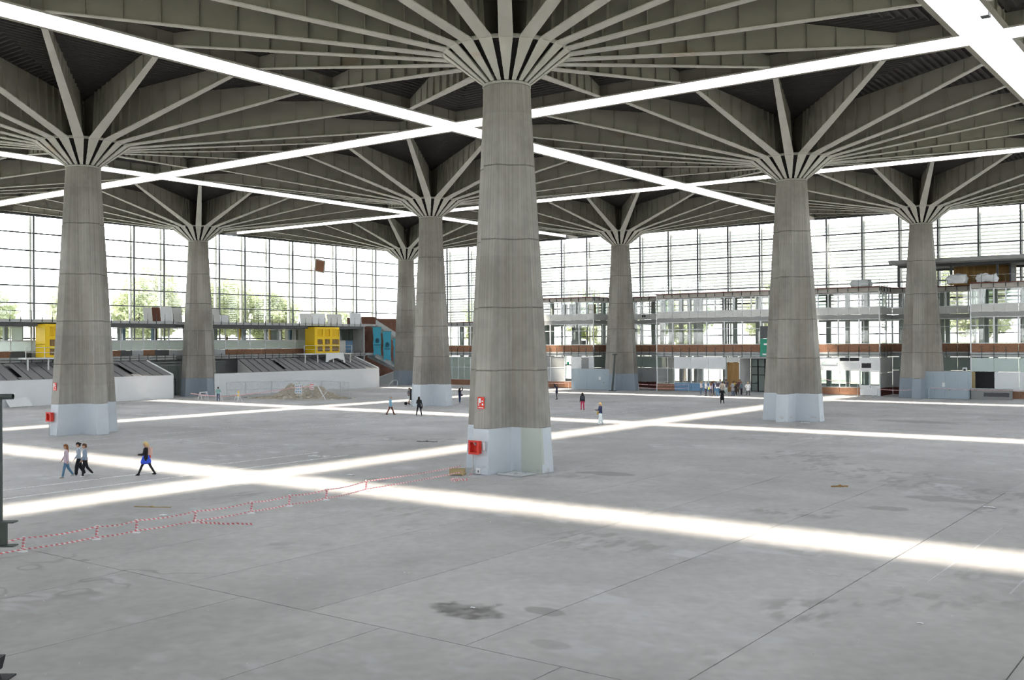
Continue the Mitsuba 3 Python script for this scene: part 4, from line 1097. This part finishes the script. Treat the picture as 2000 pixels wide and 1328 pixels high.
# ---- the tour group
G = 'tour group before the gallery'
grp = [
    ('person in a white top and jeans at the left end of the tour group', 74.2, 25.06, -30, 1.64, dict(top=(.66, .60, .60), legs=(.14, .19, .27), shoes=(.7, .7, .7), hair='blond', female=True)),
    ('person with a white cap and a white shirt in the tour group', 72.3, 23.5, -35, 1.70, dict(top=(.68, .67, .70), legs=(.05, .045, .06), cap=(.75, .75, .75))),
    ('person in cream trousers and a plum top in the tour group', 72.85, 22.9, 120, 1.66, dict(top=(.16, .10, .15), legs=(.62, .55, .42), shoes=(.6, .5, .3), hair='dark', female=True)),
    ('person in a lilac-grey top carrying a lime yellow bag', 71.5, 22.45, 36, 1.66, dict(top=(.36, .35, .43), legs=(.07, .06, .08), hair='brown', hairlen='long', female=True, bag=((.62, .66, .10), 1, .0))),
    ('person with light brown hair in navy among the tour group', 74.94, 23.75, -60, 1.70, dict(top=(.05, .06, .13), legs=(.07, .11, .22), hair='auburn')),
    ('man in a dark vest over a white shirt in the tour group', 71.9, 21.75, 36, 1.82, dict(top=(.70, .71, .74), vest=(.07, .06, .085), legs=(.06, .15, .26), shoes=(.45, .5, .55), hair='grey')),
    ('tall dark-haired man behind the man in the dark vest', 75.3, 23.0, 215, 1.90, dict(top=(.30, .33, .38), legs=(.06, .08, .12), hair='dark')),
    ('tall man with black hair at the back of the tour group', 75.9, 22.45, 215, 1.88, dict(top=(.09, .09, .13), legs=(.05, .05, .06), hair='dark')),
    ('person in a beige jacket behind the person in the long black coat', 73.5, 21.85, 36, 1.72, dict(top=(.60, .52, .42), legs=(.30, .30, .32), hair='brown', coat=.15)),
    ('person in a black top and pale trousers in the tour group', 74.6, 21.9, 60, 1.70, dict(top=(.035, .03, .045), legs=(.42, .43, .42), hair='grey')),
    ('person in white with a dark backpack in the tour group', 73.1, 21.2, 45, 1.66, dict(top=(.62, .63, .66), legs=(.48, .54, .52), shoes=(.7, .7, .68), hair='auburn', female=True, pack=(.09, .08, .10))),
    ('person in a long grey cardigan and blue jeans in the tour group', 74.0, 20.7, 60, 1.72, dict(top=(.40, .41, .45), legs=(.10, .17, .30), hair='brown', coat=.25, female=True)),
    ('person with a yellow scarf in black at the right of the tour group', 76.6, 21.7, 200, 1.66, dict(top=(.025, .025, .03), vest=(.55, .45, .06), legs=(.02, .022, .03), hair='dark')),
    ('person in a dark coat and black leggings at the right of the tour group', 73.6, 20.05, 140, 1.66, dict(top=(.045, .035, .035), legs=(.02, .02, .022), shoes=(.7, .7, .7), hair='brown', hairlen='long', female=True, coat=.2)),
    ('tall red-haired man behind the person in the teal jacket', 76.5, 20.9, 215, 1.88, dict(top=(.14, .08, .08), legs=(.05, .05, .06), hair='auburn')),
    ('person in a teal jacket at the right end of the tour group', 74.8, 19.95, 160, 1.66, dict(top=(.17, .24, .28), legs=(.055, .04, .06), shoes=(.6, .6, .6), hair='brown', female=True)),
]
for k, (lab, x, y, hd, h, kw) in enumerate(grp):
    person(lab, x, y, hd, h, pose=dict(lh=3 + k % 3, rh=-2 - k % 4, la=(6 + 5 * (k % 3), 9, 10 + 25 * (k % 4)), ra=(4 + 6 * (k % 2), 9, 14 + 22 * ((k + 1) % 3))), group=G, **kw)

t = thing('football', 'black ball on the floor at the feet of the leaning man', 'ball'); part(t, 'ball_body', MB().lathe([(.02, .0)] + [(.17 * math.sin(q), .17 - .17 * math.cos(q)) for q in np.linspace(.25, PI - .25, 8)] + [(.02, .34)], at=(39.2, 43.0, 0), n=16), colm((.015, .015, .015)), smooth=True)
t = thing('hanging_coat', 'dark coat hung on the white column foot beside the leaning man', 'coat')
part(t, 'coat_body', MB().prism([(39.5, 42.42, 1.75), (39.5, 42.55, 1.7), (39.5, 42.58, .55), (39.5, 42.44, .5)], (-.10, .0, 0)), colm((.02, .02, .024)))

# ------------------------------------------------------------------ painted lines and the number on the floor
mat('m_paint', {'type': 'twosided', 'bsdf': {'type': 'diffuse', 'reflectance': {'type': 'rgb', 'value': [.80, .81, .82]}}})
mat('m_paint_old', {'type': 'twosided', 'bsdf': {'type': 'diffuse', 'reflectance': {'type': 'rgb', 'value': [.60, .61, .62]}}})


def line(a, b, w=.09, m='m_paint'):
    a, b = np.array(a, float), np.array(b, float); d = (b - a) / np.linalg.norm(b - a); n = np.array([-d[1], d[0]]) * w / 2
    part(floor, 'painted_line', MB().prism([(*(a - n), .001), (*(b - n), .001), (*(b + n), .001), (*(a + n), .001)], (0, 0, .003)), m)


for a, b, w, m in [((-30, 14.85), (.4, 14.85), .15, 'm_paint'), ((-30, 12.22), (.33, 12.22), .15, 'm_paint'), ((.33, 12.22), (.33, 11.3), .08, 'm_paint_old'), ((.33, 11.3), (3.2, 11.3), .08, 'm_paint_old'), ((.38, 14.85), (.85, 29.4), .10, 'm_paint_old'),
                   ((-12, 31.5), (.8, 30.2), .10, 'm_paint_old'), ((.85, 29.4), (5.0, 29.4), .10, 'm_paint_old'), ((-12, 34.6), (10.6, 34.5), .10, 'm_paint_old'), ((10.3, 34.4), (10.2, 29.25), .10, 'm_paint_old'), ((10.2, 29.2), (29, 29.1), .10, 'm_paint_old'),
                   ((7.4, 29.6), (7.5, 27.6), .14, 'm_paint_old'), ((33.4, 20.0), (52.6, 20.0), .10, 'm_paint_old'), ((30.3, 17.0), (53.5, 17.0), .10, 'm_paint_old'), ((-13.6, -24.45), (-3.5, -24.45), .05, 'm_paint_old'), ((-13.8, -26.55), (-8, -26.55), .05, 'm_paint_old')]:
    line(a, b, w, m)
for k in range(7):
    g0, g1 = math.radians(150 + 14 * k), math.radians(150 + 14 * (k + 1)); line((-12.6 + 1.6 * math.cos(g0), -22.0 + 1.6 * math.sin(g0)), (-12.6 + 1.6 * math.cos(g1), -22.0 + 1.6 * math.sin(g1)), .035, 'm_paint_old')
num = meshkit.text_mesh('53', .55, depth=.003, bold=True)
part(floor, 'painted_number', (np.column_stack([-1.25 + num.vertices[:, 1], 14.15 - num.vertices[:, 0] * 1.6, num.vertices[:, 2] + .001]), num.faces[:, ::1]), 'm_paint')

# ------------------------------------------------------------------ red and white tape with its posts
def stripe(p, n, uv):
    s = uv.x * 5.5 + uv.y * .35
    return dr.select(s - dr.floor(s) < .5, mi.Color3f(.68, .20, .23), mi.Color3f(.82, .81, .81))


mat('m_tape', {'type': 'twosided', 'bsdf': {'type': 'diffuse', 'reflectance': proc(stripe)}})


def tape(key, pts, w=.048, name='tape_band'):
    p = np.array(pts, float); d = np.gradient(p, axis=0); ln = np.concatenate([[0], np.cumsum(np.linalg.norm(np.diff(p, axis=0), axis=1))])
    v = np.vstack([p - [0, 0, w / 2], p + [0, 0, w / 2]]); n = len(p)
    v[n:, 0] += .012 * np.sin(ln * 3); v[n:, 1] += .02 * np.cos(ln * 2.3)
    uv = np.vstack([np.column_stack([ln, 0 * ln]), np.column_stack([ln, 0 * ln + 1])])
    f = [[i, i + 1, n + i + 1, n + i] for i in range(n - 1)]
    part(key, name, (v, np.array(f)), 'm_tape', uv=uv)


def sag(a, b, s, n=9):
    a, b = np.array(a, float), np.array(b, float); return [a + (b - a) * q - np.array([0, 0, 4 * s * q * (1 - q)]) for q in np.linspace(0, 1, n)]


PX = [-25.86, -23.32, -21.81, -19.4, -16.77, -14.72, -12.71, -9.8]; PY = [.34, .28, .25, .18, .18, .30, .26, .78]
place = ['nearest the left edge', 'second from the left', 'third from the left', 'fourth from the left', 'fifth from the left', 'sixth from the left', 'just before the sun strip', 'in the sun strip, nearest the crate']
for k, (x, y) in enumerate(zip(PX, PY)):
    t = thing('barrier_post', 'low red and white taped post ' + place[k], 'post', 'taped posts of the barrier line')
    h = .50; m = []
    part(t, 'post_core', MB().tube([(x, y, .02), (x + .02, y, h)], .04, 8), 'm_white')
    g = np.linspace(0, 9 * PI, 40); s = g / g[-1]
    pts = np.column_stack([x + .02 * s + .055 * np.cos(g), y + .055 * np.sin(g), .05 + (h - .08) * s]); tape(t, pts, .06, 'wound_tape')
    part(t, 'post_foot', MB().lathe([(.15, 0), (.15, .025), (.05, .05)], at=(x, y, 0), n=12), 'm_white')
for hgt, lab in ((.46, 'upper red and white tape strand of the long barrier line'), (.10, 'lower red and white tape strand of the long barrier line')):
    t = thing('barrier_tape', lab, 'tape'); pts = []
    P_ = [(-29.5, .42, hgt)] + [(x, y - .06, hgt) for x, y in zip(PX, PY)] + [(-2.62, .35, hgt + .1 if hgt > .2 else .25)]
    for a, b in zip(P_[:-1], P_[1:]): pts += sag(a, b, .06 if hgt > .2 else .03)[:-1]
    tape(t, pts)
t = thing('loose_tape', 'loose end of red and white tape lying on the floor from the fourth post', 'tape'); tape(t, [(-19.4 + .1 * q + .05 * math.sin(q), .1 - .2 * q, .035 + .01 * math.sin(q * 2)) for q in range(11)], .07)
t = thing('tape_tangle', 'tangle of red and white tape on the floor below the wooden crate', 'tape'); tape(t, [(-5.1 + .25 * math.cos(q) + .06 * q * .4, -.35 + .18 * math.sin(q * 1.3) - .03 * q, .04 + .03 * (1 + math.sin(q * 3))) for q in np.linspace(0, 14, 60)], .07)
t = thing('hanging_tape', 'red and white tape hanging from the open red box to the floor', 'tape'); tape(t, [(-2.72, .30 + .02 * math.sin(5 * q), 1.1 - 1.05 * q) for q in np.linspace(0, .97, 14)] + [(-2.9 - .12 * q, .32 - .1 * q, .05) for q in range(1, 6)], .07)
for k, (a, b, z, lab) in enumerate((((78.9, 36.6, .95), (80.6, 30, .95), 0, 'upper tape across the front of the recess by the dark-piped column'), ((78.9, 36.6, .5), (80.6, 30, .5), 0, 'lower tape across the front of the recess by the dark-piped column'),
                                    ((80.6, 12.3, 2.1), (80.5, 7.6, 1.55), 0, 'tape slanting across the windows right of the right middle column'), ((80.4, 5.2, .95), (77.6, .3, 1.05), 0, 'tape before the white panels left of the rightmost column'), ((79.0, 54, .9), (78.9, 48, .9), 0, 'tape before the pale hoarding left of the dark-piped column'),
                                    ((79.0, -1, 1.25), (79.4, -12, 1.2), 0, 'tape before the blue-grey hoarding at the rightmost column'))):
    t = thing('barrier_tape', lab, 'tape'); tape(t, sag(a, b, .12, 12), .05)
    for q in (a, b): part(t, 'tape_stake', MB().tube([(q[0], q[1], 0), (q[0], q[1], q[2] + .03)], .022, 6), 'm_white')

# ------------------------------------------------------------------ small things around the columns
for (ox, oy, lab) in ((0, 0, 'open red fire hose box on the foot of the largest column'), (0, 40, 'red fire hose box on the foot of the second largest column')):
    t = thing('fire_box', lab, 'fire box'); X0 = -2.49 + ox
    m = MB().box(X0 - .26, X0, -.13 + oy, -.08 + oy, 1.08, 1.72).box(X0 - .26, X0, .42 + oy, .47 + oy, 1.08, 1.72).box(X0 - .26, X0, -.13 + oy, .47 + oy, 1.08, 1.13).box(X0 - .26, X0, -.13 + oy, .47 + oy, 1.67, 1.72).box(X0 - .04, X0, -.13 + oy, .47 + oy, 1.08, 1.72)
    part(t, 'case', m, 'm_red'); part(t, 'door_rim', MB().box(X0 - .28, X0 - .26, -.16 + oy, -.04 + oy, 1.05, 1.75).box(X0 - .28, X0 - .26, .38 + oy, .50 + oy, 1.05, 1.75).box(X0 - .28, X0 - .26, -.04 + oy, .38 + oy, 1.05, 1.15).box(X0 - .28, X0 - .26, -.04 + oy, .38 + oy, 1.65, 1.75), 'm_red')
    part(t, 'valve', MB().tube([(X0 - .12, .17 + oy, 1.5), (X0 - .12, .17 + oy, 1.62), (X0 - .2, .2 + oy, 1.6)], .045, 8), 'm_midgrey')
    part(t, 'riser_pipe', MB().tube([(X0 - .08, .36 + oy, .02), (X0 - .08, .36 + oy, 1.08)], .03, 8), 'm_midgrey')
    s = thing('fire_sign', 'red fire hose sign on the shaft of the ' + ('largest column' if oy == 0 else 'second largest column'), 'sign')
    xs = -2.28 + ox; ys = .02 + oy
    part(s, 'sign_board', MB().box(xs - .05, xs - .025, ys - .22, ys + .22, 3.32, 3.92, c=.01), 'm_red')
    part(s, 'white_mark', MB().box(xs - .058, xs - .05, ys - .16, ys - .06, 3.50, 3.60).box(xs - .058, xs - .05, ys + .0, ys + .15, 3.62, 3.86).box(xs - .058, xs - .05, ys + .11, ys + .15, 3.46, 3.62).box(xs - .058, xs - .05, ys - .15, ys - .05, 3.68, 3.74).box(xs - .058, xs - .05, ys - .16, ys + .16, 3.36, 3.40), 'm_white')
t = thing('conduit_plate', 'narrow white plate beside the open red box on the largest column', 'plate'); part(t, 'plate_frame', MB().box(-2.53, -2.49, -.40, -.24, 1.22, 1.70), 'm_midgrey'); part(t, 'plate_face', MB().box(-2.545, -2.53, -.38, -.26, 1.25, 1.67), 'm_white')
t = thing('floor_socket', 'small white socket box low on the foot of the largest column', 'box'); part(t, 'housing', MB().box(-2.62, -2.49, -.12, .16, .06, .34, c=.02), 'm_white'); part(t, 'socket_plate', MB().box(-2.63, -2.62, -.06, .02, .14, .24), 'm_darkgrey')
t = thing('floor_plate', 'crumpled grey sheet on the floor at the notch of the largest column', 'sheet')
part(t, 'sheet_body', bulge_box(-2.1, -.7, -2.3, -.75, .002, .07, .25, 5), 'm_midgrey', smooth=40)
# wooden crate
t = thing('wooden_crate', 'open wooden crate on the floor left of the largest column', 'crate'); c0 = np.array([-3.55, 1.1]); d1 = np.array([.62, -.10]); d2 = np.array([.22, .45])


def board(a, b, z0, z1, th=.02):
    a, b = np.array(a), np.array(b); n = np.array([-(b - a)[1], (b - a)[0]]); n = n / np.linalg.norm(n) * th
    return MB().prism([(*a, z0), (*b, z0), (*b, z1), (*a, z1)], (*n, 0))


d1 = np.array([.35, -.62]); d2 = np.array([.55, .30])
for a, b in ((c0, c0 + d1), (c0 + d1, c0 + d1 + d2), (c0 + d1 + d2, c0 + d2), (c0 + d2, c0)):
    part(t, 'crate_board', board(a, b, .05, .19), 'm_khaki'); part(t, 'crate_board', board(a, b, .20, .34 if a is c0 else .30), 'm_khaki')
part(t, 'floor_board', MB().prism([(*c0, .05), (*(c0 + d1), .05), (*(c0 + d1 + d2), .05), (*(c0 + d2), .05)], (0, 0, .02)), 'm_khaki')
for a in (c0, c0 + d1, c0 + d1 + d2, c0 + d2): part(t, 'foot_block', MB().box(a[0] - .04, a[0] + .04, a[1] - .04, a[1] + .04, 0, .06), 'm_khaki')
# scraps on the floor
for lab, a, b, w, h, m in (('thin wooden batten with a knot lying on the sunny floor left of the tape line', (-18.45, 5.5), (-17.7, 4.1), .05, .03, 'm_khaki'), ('short brown wood piece on the floor right of the largest column', (3.1, -16.0), (3.6, -16.6), .09, .05, 'm_wood'),
                           ('thin dark stick on the floor above the tape line beside the largest column', (9.0, 14.5), (9.3, 12.9), .06, .04, 'm_darkgrey')):
    t = thing('wood_stick', lab, 'stick'); part(t, 'stick_body', board(a, b, 0, h, w), m); part(t, 'knot', MB().box((a[0] + b[0]) / 2 - .06, (a[0] + b[0]) / 2 + .06, (a[1] + b[1]) / 2 - .06, (a[1] + b[1]) / 2 + .06, 0, h * 2.2, c=.02), m)
for lab, x, y, s in (('white paper scrap on the floor at the right edge', .9, -23.1, .30), ('white paper strip on the floor below the wooden batten', -19.0, 2.7, .24), ('white scrap on the floor left of the wooden crate', -6.2, 5.4, .30), ('white scrap on the floor between the sun strips, above the crate', 8.9, 17.2, .28),
                     ('small white scrap in the dark puddle', -22.95, -15.9, .10), ('tiny white scrap on the floor in the right foreground', -18.0, -25.4, .10), ('white scrap on the floor in front of the white-footed right column', 38.0, -1.8, .5)):
    t = thing('paper_scrap', lab, 'paper'); n = 6
    v = [(x + s * (i / n - .5), y + s * 1.5 * (j / n - .5), .012 + .03 * s * 2 * abs(math.sin(i * 1.7 + j * 2.3))) for i in range(n + 1) for j in range(n + 1)]
    part(t, 'sheet', (np.array(v), np.array([[i * (n + 1) + j, (i + 1) * (n + 1) + j, (i + 1) * (n + 1) + j + 1, i * (n + 1) + j + 1] for i in range(n) for j in range(n)])), 'm_white')
t = thing('crumb_litter', 'small pale crumbs and chips strewn over the near floor', 'litter', kind='stuff'); m = MB()
for _ in range(120):
    x, y = RNG.uniform(-33, -5), RNG.uniform(-27, 2); s = RNG.uniform(.006, .02)
    m.box(x - s, x + s, y - s * .7, y + s * .7, .0005, s * .7)
put(t, m, 'm_white')

# ------------------------------------------------------------------ rubble heap with its fence
t = thing('rubble_heap', 'heap of earth and broken stone before the long white wall', 'rubble', kind='stuff')
n = 70; gx, gy = np.meshgrid(np.linspace(-1, 1, n), np.linspace(-1, 1, n), indexing='ij')
ax, ay = np.array([.36, -.80]), np.array([.93, .42])           # long axis and short axis
ax /= np.linalg.norm(ax); ay = np.array([-ax[1], ax[0]])
cen = np.array([42.6, 63.2]); LA, LB = 7.2, 2.7
h0 = 1.55 * np.exp(-((gx - .22) / .33) ** 2 - (gy / .55) ** 2) + 1.25 * np.exp(-((gx + .22) / .18) ** 2 - (gy / .55) ** 2) + .55 * np.exp(-((gx + .1) / .6) ** 2 - (gy / .6) ** 2)
pp = np.stack([gx * LA, gy * LB, 0 * gx], -1); rough = meshkit.fbm(pp * 1.3 + 4, 4, 3)
edge = np.clip(1.15 - np.sqrt(gx ** 2 + gy ** 2), 0, 1)
z = np.maximum((h0 * (.75 + .6 * (rough - .4)) + .25 * (meshkit.fbm(pp * 4.0, 3, 9) - .5)) * np.clip(edge * 2.5, 0, 1) - .02, -.03)
v = np.stack([cen[0] + ax[0] * gx * LA + ay[0] * gy * LB, cen[1] + ax[1] * gx * LA + ay[1] * gy * LB, z], -1).reshape(-1, 3)
f = np.array([[i * n + j, (i + 1) * n + j, (i + 1) * n + j + 1, i * n + j + 1] for i in range(n - 1) for j in range(n - 1)])


def earth(p, nn, uv):
    c = mix((.30, .265, .21), (.46, .415, .35), fbm(p.x * 1.4, p.y * 1.4, p.z * 1.4, 4))
    return mix(c, (.50, .48, .44), smoothstep(.6, .75, noise(p.x * 4, p.y * 4, p.z * 4)))


textured('m_earth', earth, .95, .1)
hm = MB().add(v, f)
stones = MB(); zi = z
for _ in range(420):
    i, j = RNG.integers(4, n - 4), RNG.integers(4, n - 4)
    if edge[i, j] < .12: continue
    q = v[i * n + j]; s = RNG.uniform(.05, .16); b = trimesh.creation.icosphere(subdivisions=0); bv = b.vertices * s * RNG.uniform(.6, 1.2, (1, 3)) + RNG.normal(0, s * .15, b.vertices.shape)
    stones.add(bv + q, b.faces)
part(t, 'earth', hm.mesh(), 'm_earth', smooth=True); part(t, 'stone', stones, 'm_earth', stuff=True)
FP = [(36.9, 70.5), (39.7, 70.3), (42.4, 68.6), (45.2, 66.6), (46.2, 63.6), (45.6, 59.6), (44.6, 57.0)]
for k, (a, b) in enumerate(zip(FP[:-1], FP[1:])):
    t = thing('fence_panel', 'wire site fence panel behind the rubble heap, %s from the left' % ['first', 'second', 'third', 'fourth', 'fifth', 'sixth'][k], 'fence', 'site fence panels at the rubble heap')
    a, b = np.array(a), np.array(b); d = (b - a) / np.linalg.norm(b - a); a1, b1 = a + d * .06, b - d * .06; H = 2.0
    fr = MB()
    for q in (a1, b1): fr.tube([(*q, .03), (*q, H)], .028, 6)
    for zz in (.12, 1.05, H): fr.tube([(*a1, zz), (*b1, zz)], .022, 5)
    part(t, 'frame', fr, 'm_midgrey')
    w = MB()
    for q in np.linspace(0, 1, 16)[1:-1]: w.tube([(*(a1 + (b1 - a1) * q), .12), (*(a1 + (b1 - a1) * q), H)], .006, 3)
    for zz in np.linspace(.2, 1.9, 9): w.tube([(*a1, zz), (*b1, zz)], .006, 3)
    part(t, 'mesh_wire', w, 'm_midgrey', stuff=True)
    part(t, 'foot_block', MB().box(b[0] - .2, b[0] + .2, b[1] - .1, b[1] + .1, 0, .14, c=.02), 'm_grey')
for k, (x, y, a, lab) in enumerate(((34.4, 71.6, 20, 'white trestle nearest the grey-footed column, left of the man in teal'), (33.6, 67.6, 65, 'white trestle beside the man in the teal shirt'), (34.4, 65.1, 65, 'white trestle with a yellow panel, left of the rubble heap'))):
    t = thing('trestle', lab, 'trestle'); g = math.radians(a); fn = lambda u, v, z, x=x, y=y, g=g: (x + u * math.cos(g) - v * math.sin(g), y + u * math.sin(g) + v * math.cos(g), z)
    part(t, 'crossbar', MB().box(-.8, .8, -.04, .04, .85, .95, fn=fn), 'm_white'); part(t, 'crossbar', MB().box(-.75, .75, -.03, .03, .42, .5, fn=fn), 'm_white')
    for s in (-1, 1):
        for e in (-1, 1): part(t, 'leg', MB().tube([fn(s * .72, e * .28, 0.01), fn(s * .68, 0, .9)], .035, 6), 'm_white')
    if k == 2: part(t, 'yellow_panel', MB().box(-.3, .3, -.07, -.045, .5, 1.15, fn=fn), 'm_yellow')
for lab, x, y, w, h, z, cols in (('larger white notice board with blue marks before the rubble heap', 40.2, 61.2, .85, 1.05, .75, 'm_blue'), ('smaller white notice with red marks before the rubble heap', 40.9, 59.6, .55, .75, 1.2, 'm_red')):
    t = thing('notice_board', lab, 'sign'); fn = lambda u, v, z, x=x, y=y: (x + u * .45 - v * .89, y - u * .89 - v * .45, z)
    part(t, 'board_face', MB().box(-w / 2, w / 2, .0, .03, z, z + h, fn=fn), 'm_white'); part(t, 'stake', MB().tube([fn(0, -.03, .01), fn(0, -.03, z + h * .8)], .03, 6), 'm_grey')
    for r in range(3):
        for c in range(3): part(t, 'mark', MB().box(-w / 2 + w * (.1 + .3 * c), -w / 2 + w * (.3 + .3 * c), .03, .036, z + h * (.12 + .3 * r), z + h * (.30 + .3 * r), fn=fn), cols if (r + c) % 2 == 0 or r == 2 else 'm_grey')
t = thing('site_tape', 'red and white tape slung in front of the rubble heap', 'tape'); tape(t, sag((33.0, 72.2, .8), (33.3, 66.4, .55), .05) + sag((33.3, 66.4, .55), (40.1, 61.2, 1.55), .12) + sag((40.1, 61.2, 1.55), (40.8, 59.5, 1.6), .02), .09)
t = thing('white_pole', 'white pole leaning on the right slope of the rubble heap', 'pole'); part(t, 'pole_body', MB().tube([(41.5, 59.2, 1.6), (41.2, 57.6, .05)], .05, 6), 'm_white'); part(t, 'crossbar', MB().tube([(41.3, 58.4, .3), (41.0, 57.2, 1.0)], .04, 6), 'm_white')
t = thing('hose_loop', 'white hose loop standing on the floor at the right end of the long white wall', 'hose')
part(t, 'hose_body', MB().tube([(72.6 + .7 * math.sin(q) * .6, 77.0 - .9 * (1 - math.cos(q)), .04 + 1.0 * max(math.sin(q * .9), 0)) for q in np.linspace(0, 3.3, 20)], .035, 6), 'm_white', smooth=True)
t = thing('board_sheet', 'white sheet leaning on the white low wall at the left edge', 'board')
part(t, 'sheet_face', MB().prism([(13.3, 76.6, 0.01), (15.9, 76.6, 0.01), (15.7, 77.45, 1.0), (13.2, 77.45, .9)], (0, -.03, .02)), 'm_white'); part(t, 'edge_strip', MB().prism([(13.3, 76.55, 0.01), (15.9, 76.55, 0.01), (15.9, 76.56, .06), (13.3, 76.56, .06)], (0, -.03, 0)), 'm_grey')

# ------------------------------------------------------------------ near left edge: end of the gallery rail and a floodlight
t = thing('gallery_rail', 'end of a dark steel rail and its beam at the left edge', 'railing')
e0 = np.array([-37.36, -21.15]); dl = np.array([-.594, .804])          # runs off to the left
part(t, 'handrail', MB().tube([(*(e0 + dl * .05), 6.11), (*(e0 + dl * .02), 6.11), (*(e0 + dl * 3.2), 6.11)], [.028, .03, .03], 12), 'm_iron', smooth=True)
part(t, 'rail_post', MB().tube([(*(e0 + dl * .16), 4.75), (*(e0 + dl * .16), 6.09)], .022, 8), 'm_iron')
nn = np.array([.804, .594])
for nm, z0, z1, w, off_ in (('flange', 4.755, 4.77, .06, 0), ('web', 4.52, 4.755, .01, .09), ('flange', 4.50, 4.515, .06, 0)):
    a = e0 + dl * off_; b_ = e0 + dl * 3.5
    part(t, nm, MB().prism([(*(a - nn * w), z0), (*(b_ - nn * w), z0), (*(b_ + nn * w), z0), (*(a + nn * w), z0)], (0, 0, z1 - z0)), 'm_iron')
t = thing('flood_lamp', 'black floodlight on a small stand at the bottom left corner', 'lamp')
bx = np.array([-32.85, -11.35]); fn = lambda u, v, z: (bx[0] + u * .593 + v * .804, bx[1] - u * .805 + v * .594, z)
part(t, 'lamp_head', MB().prism([fn(-.5, -.1, .18), fn(.28, -.1, .18), fn(.36, -.12, .46), fn(-.5, -.12, .46)], np.array(fn(0, .22, 0)) - np.array(fn(0, 0, 0))), 'm_black')
part(t, 'knob', MB().tube([fn(.12, .0, .46), fn(.12, .0, .58)], .03, 8), 'm_black'); part(t, 'stand_plate', MB().box(-.5, .5, -.25, .25, 0, .03, fn=fn), 'm_black')
for s in (-.35, .3): part(t, 'stand_leg', MB().tube([fn(s, .0, .03), fn(s * .7, 0, .2)], .025, 6), 'm_black')
t = thing('roof_floodlight', 'small floodlight on a bracket in the skylight at the top right', 'lamp')
part(t, 'lamp_head', MB().box(17.2, 17.75, -19.95, -19.5, 24.35, 24.6, c=.04), 'm_darkgrey'); part(t, 'bracket', MB().tube([(17.5, -19.7, 24.6), (17.9, -20.3, 25.0), (17.9, -20.3, 25.12)], .03, 6), 'm_darkgrey'); part(t, 'reflector', MB().box(17.18, 17.2, -19.9, -19.55, 24.38, 24.57), 'm_white')

# ------------------------------------------------------------------ trees outside
mat('m_leaf', {'type': 'principledthin', 'base_color': {'type': 'rgb', 'value': [.54, .59, .40]}, 'roughness': .7, 'diff_trans': 1.0})
mat('m_leaf_pale', {'type': 'principledthin', 'base_color': {'type': 'rgb', 'value': [.58, .61, .46]}, 'roughness': .7, 'diff_trans': 1.0})
plain('m_bark', (.16, .12, .09), .9)


def tree(lab, x, y, h, r, seed, m):
    g = np.random.default_rng(seed); t = thing('tree', lab, 'tree', kind='thing')
    part(t, 'trunk', MB().tube([(x, y, -.35), (x + .2, y + .1, h * .35), (x, y - .1, h * .75)], [.35, .25, .1], 8), 'm_bark')
    n = 5200; d = g.normal(0, 1, (n, 3)); d /= np.linalg.norm(d, axis=1, keepdims=True); lob = .75 + .5 * (meshkit.fbm(d * 1.8 + seed, 3, seed) - .5) * 2
    c = d * (lob * g.uniform(.45, 1.0, n) ** .5)[:, None] * [r, r, h * .36] + [x, y, h * .62]
    a = g.normal(0, 1, (n, 3)); a /= np.linalg.norm(a, axis=1, keepdims=True); b = np.cross(a, g.normal(0, 1, (n, 3))); b /= np.linalg.norm(b, axis=1, keepdims=True)
    s = g.uniform(.25, .5, (n, 1)); v = np.stack([c - a * s, c + b * s * .6, c + a * s, c - b * s * .6], 1).reshape(-1, 3)
    part(t, 'crown', (v, np.arange(4 * n).reshape(-1, 4)), m, stuff=True)


for k, (yy, xo, h) in enumerate(((-10, 118, 22), (1, 112, 20), (9, 126, 22), (38, 128, 20), (50, 119, 18), (60, 112, 16), (70, 120, 19), (82, 113, 15), (93, 118, 17))):
    tree('leafy tree outside the right glass wall, %s from the right edge' % ORD[k], xo, yy, h, 5.8, 30 + k, 'm_leaf_pale' if k % 2 else 'm_leaf')
for k, (xx, yo, h) in enumerate(((36, 128, 19), (47, 121, 19), (55, 116, 20), (62, 122, 22), (67, 113, 21), (74, 118, 21), (81, 114, 19), (88, 121, 18), (96, 115, 15))):
    tree('leafy tree outside the left glass wall, %s from the left' % ORD[k], xx, yo, h, 5.6, 60 + k, 'm_leaf_pale' if k % 2 else 'm_leaf')
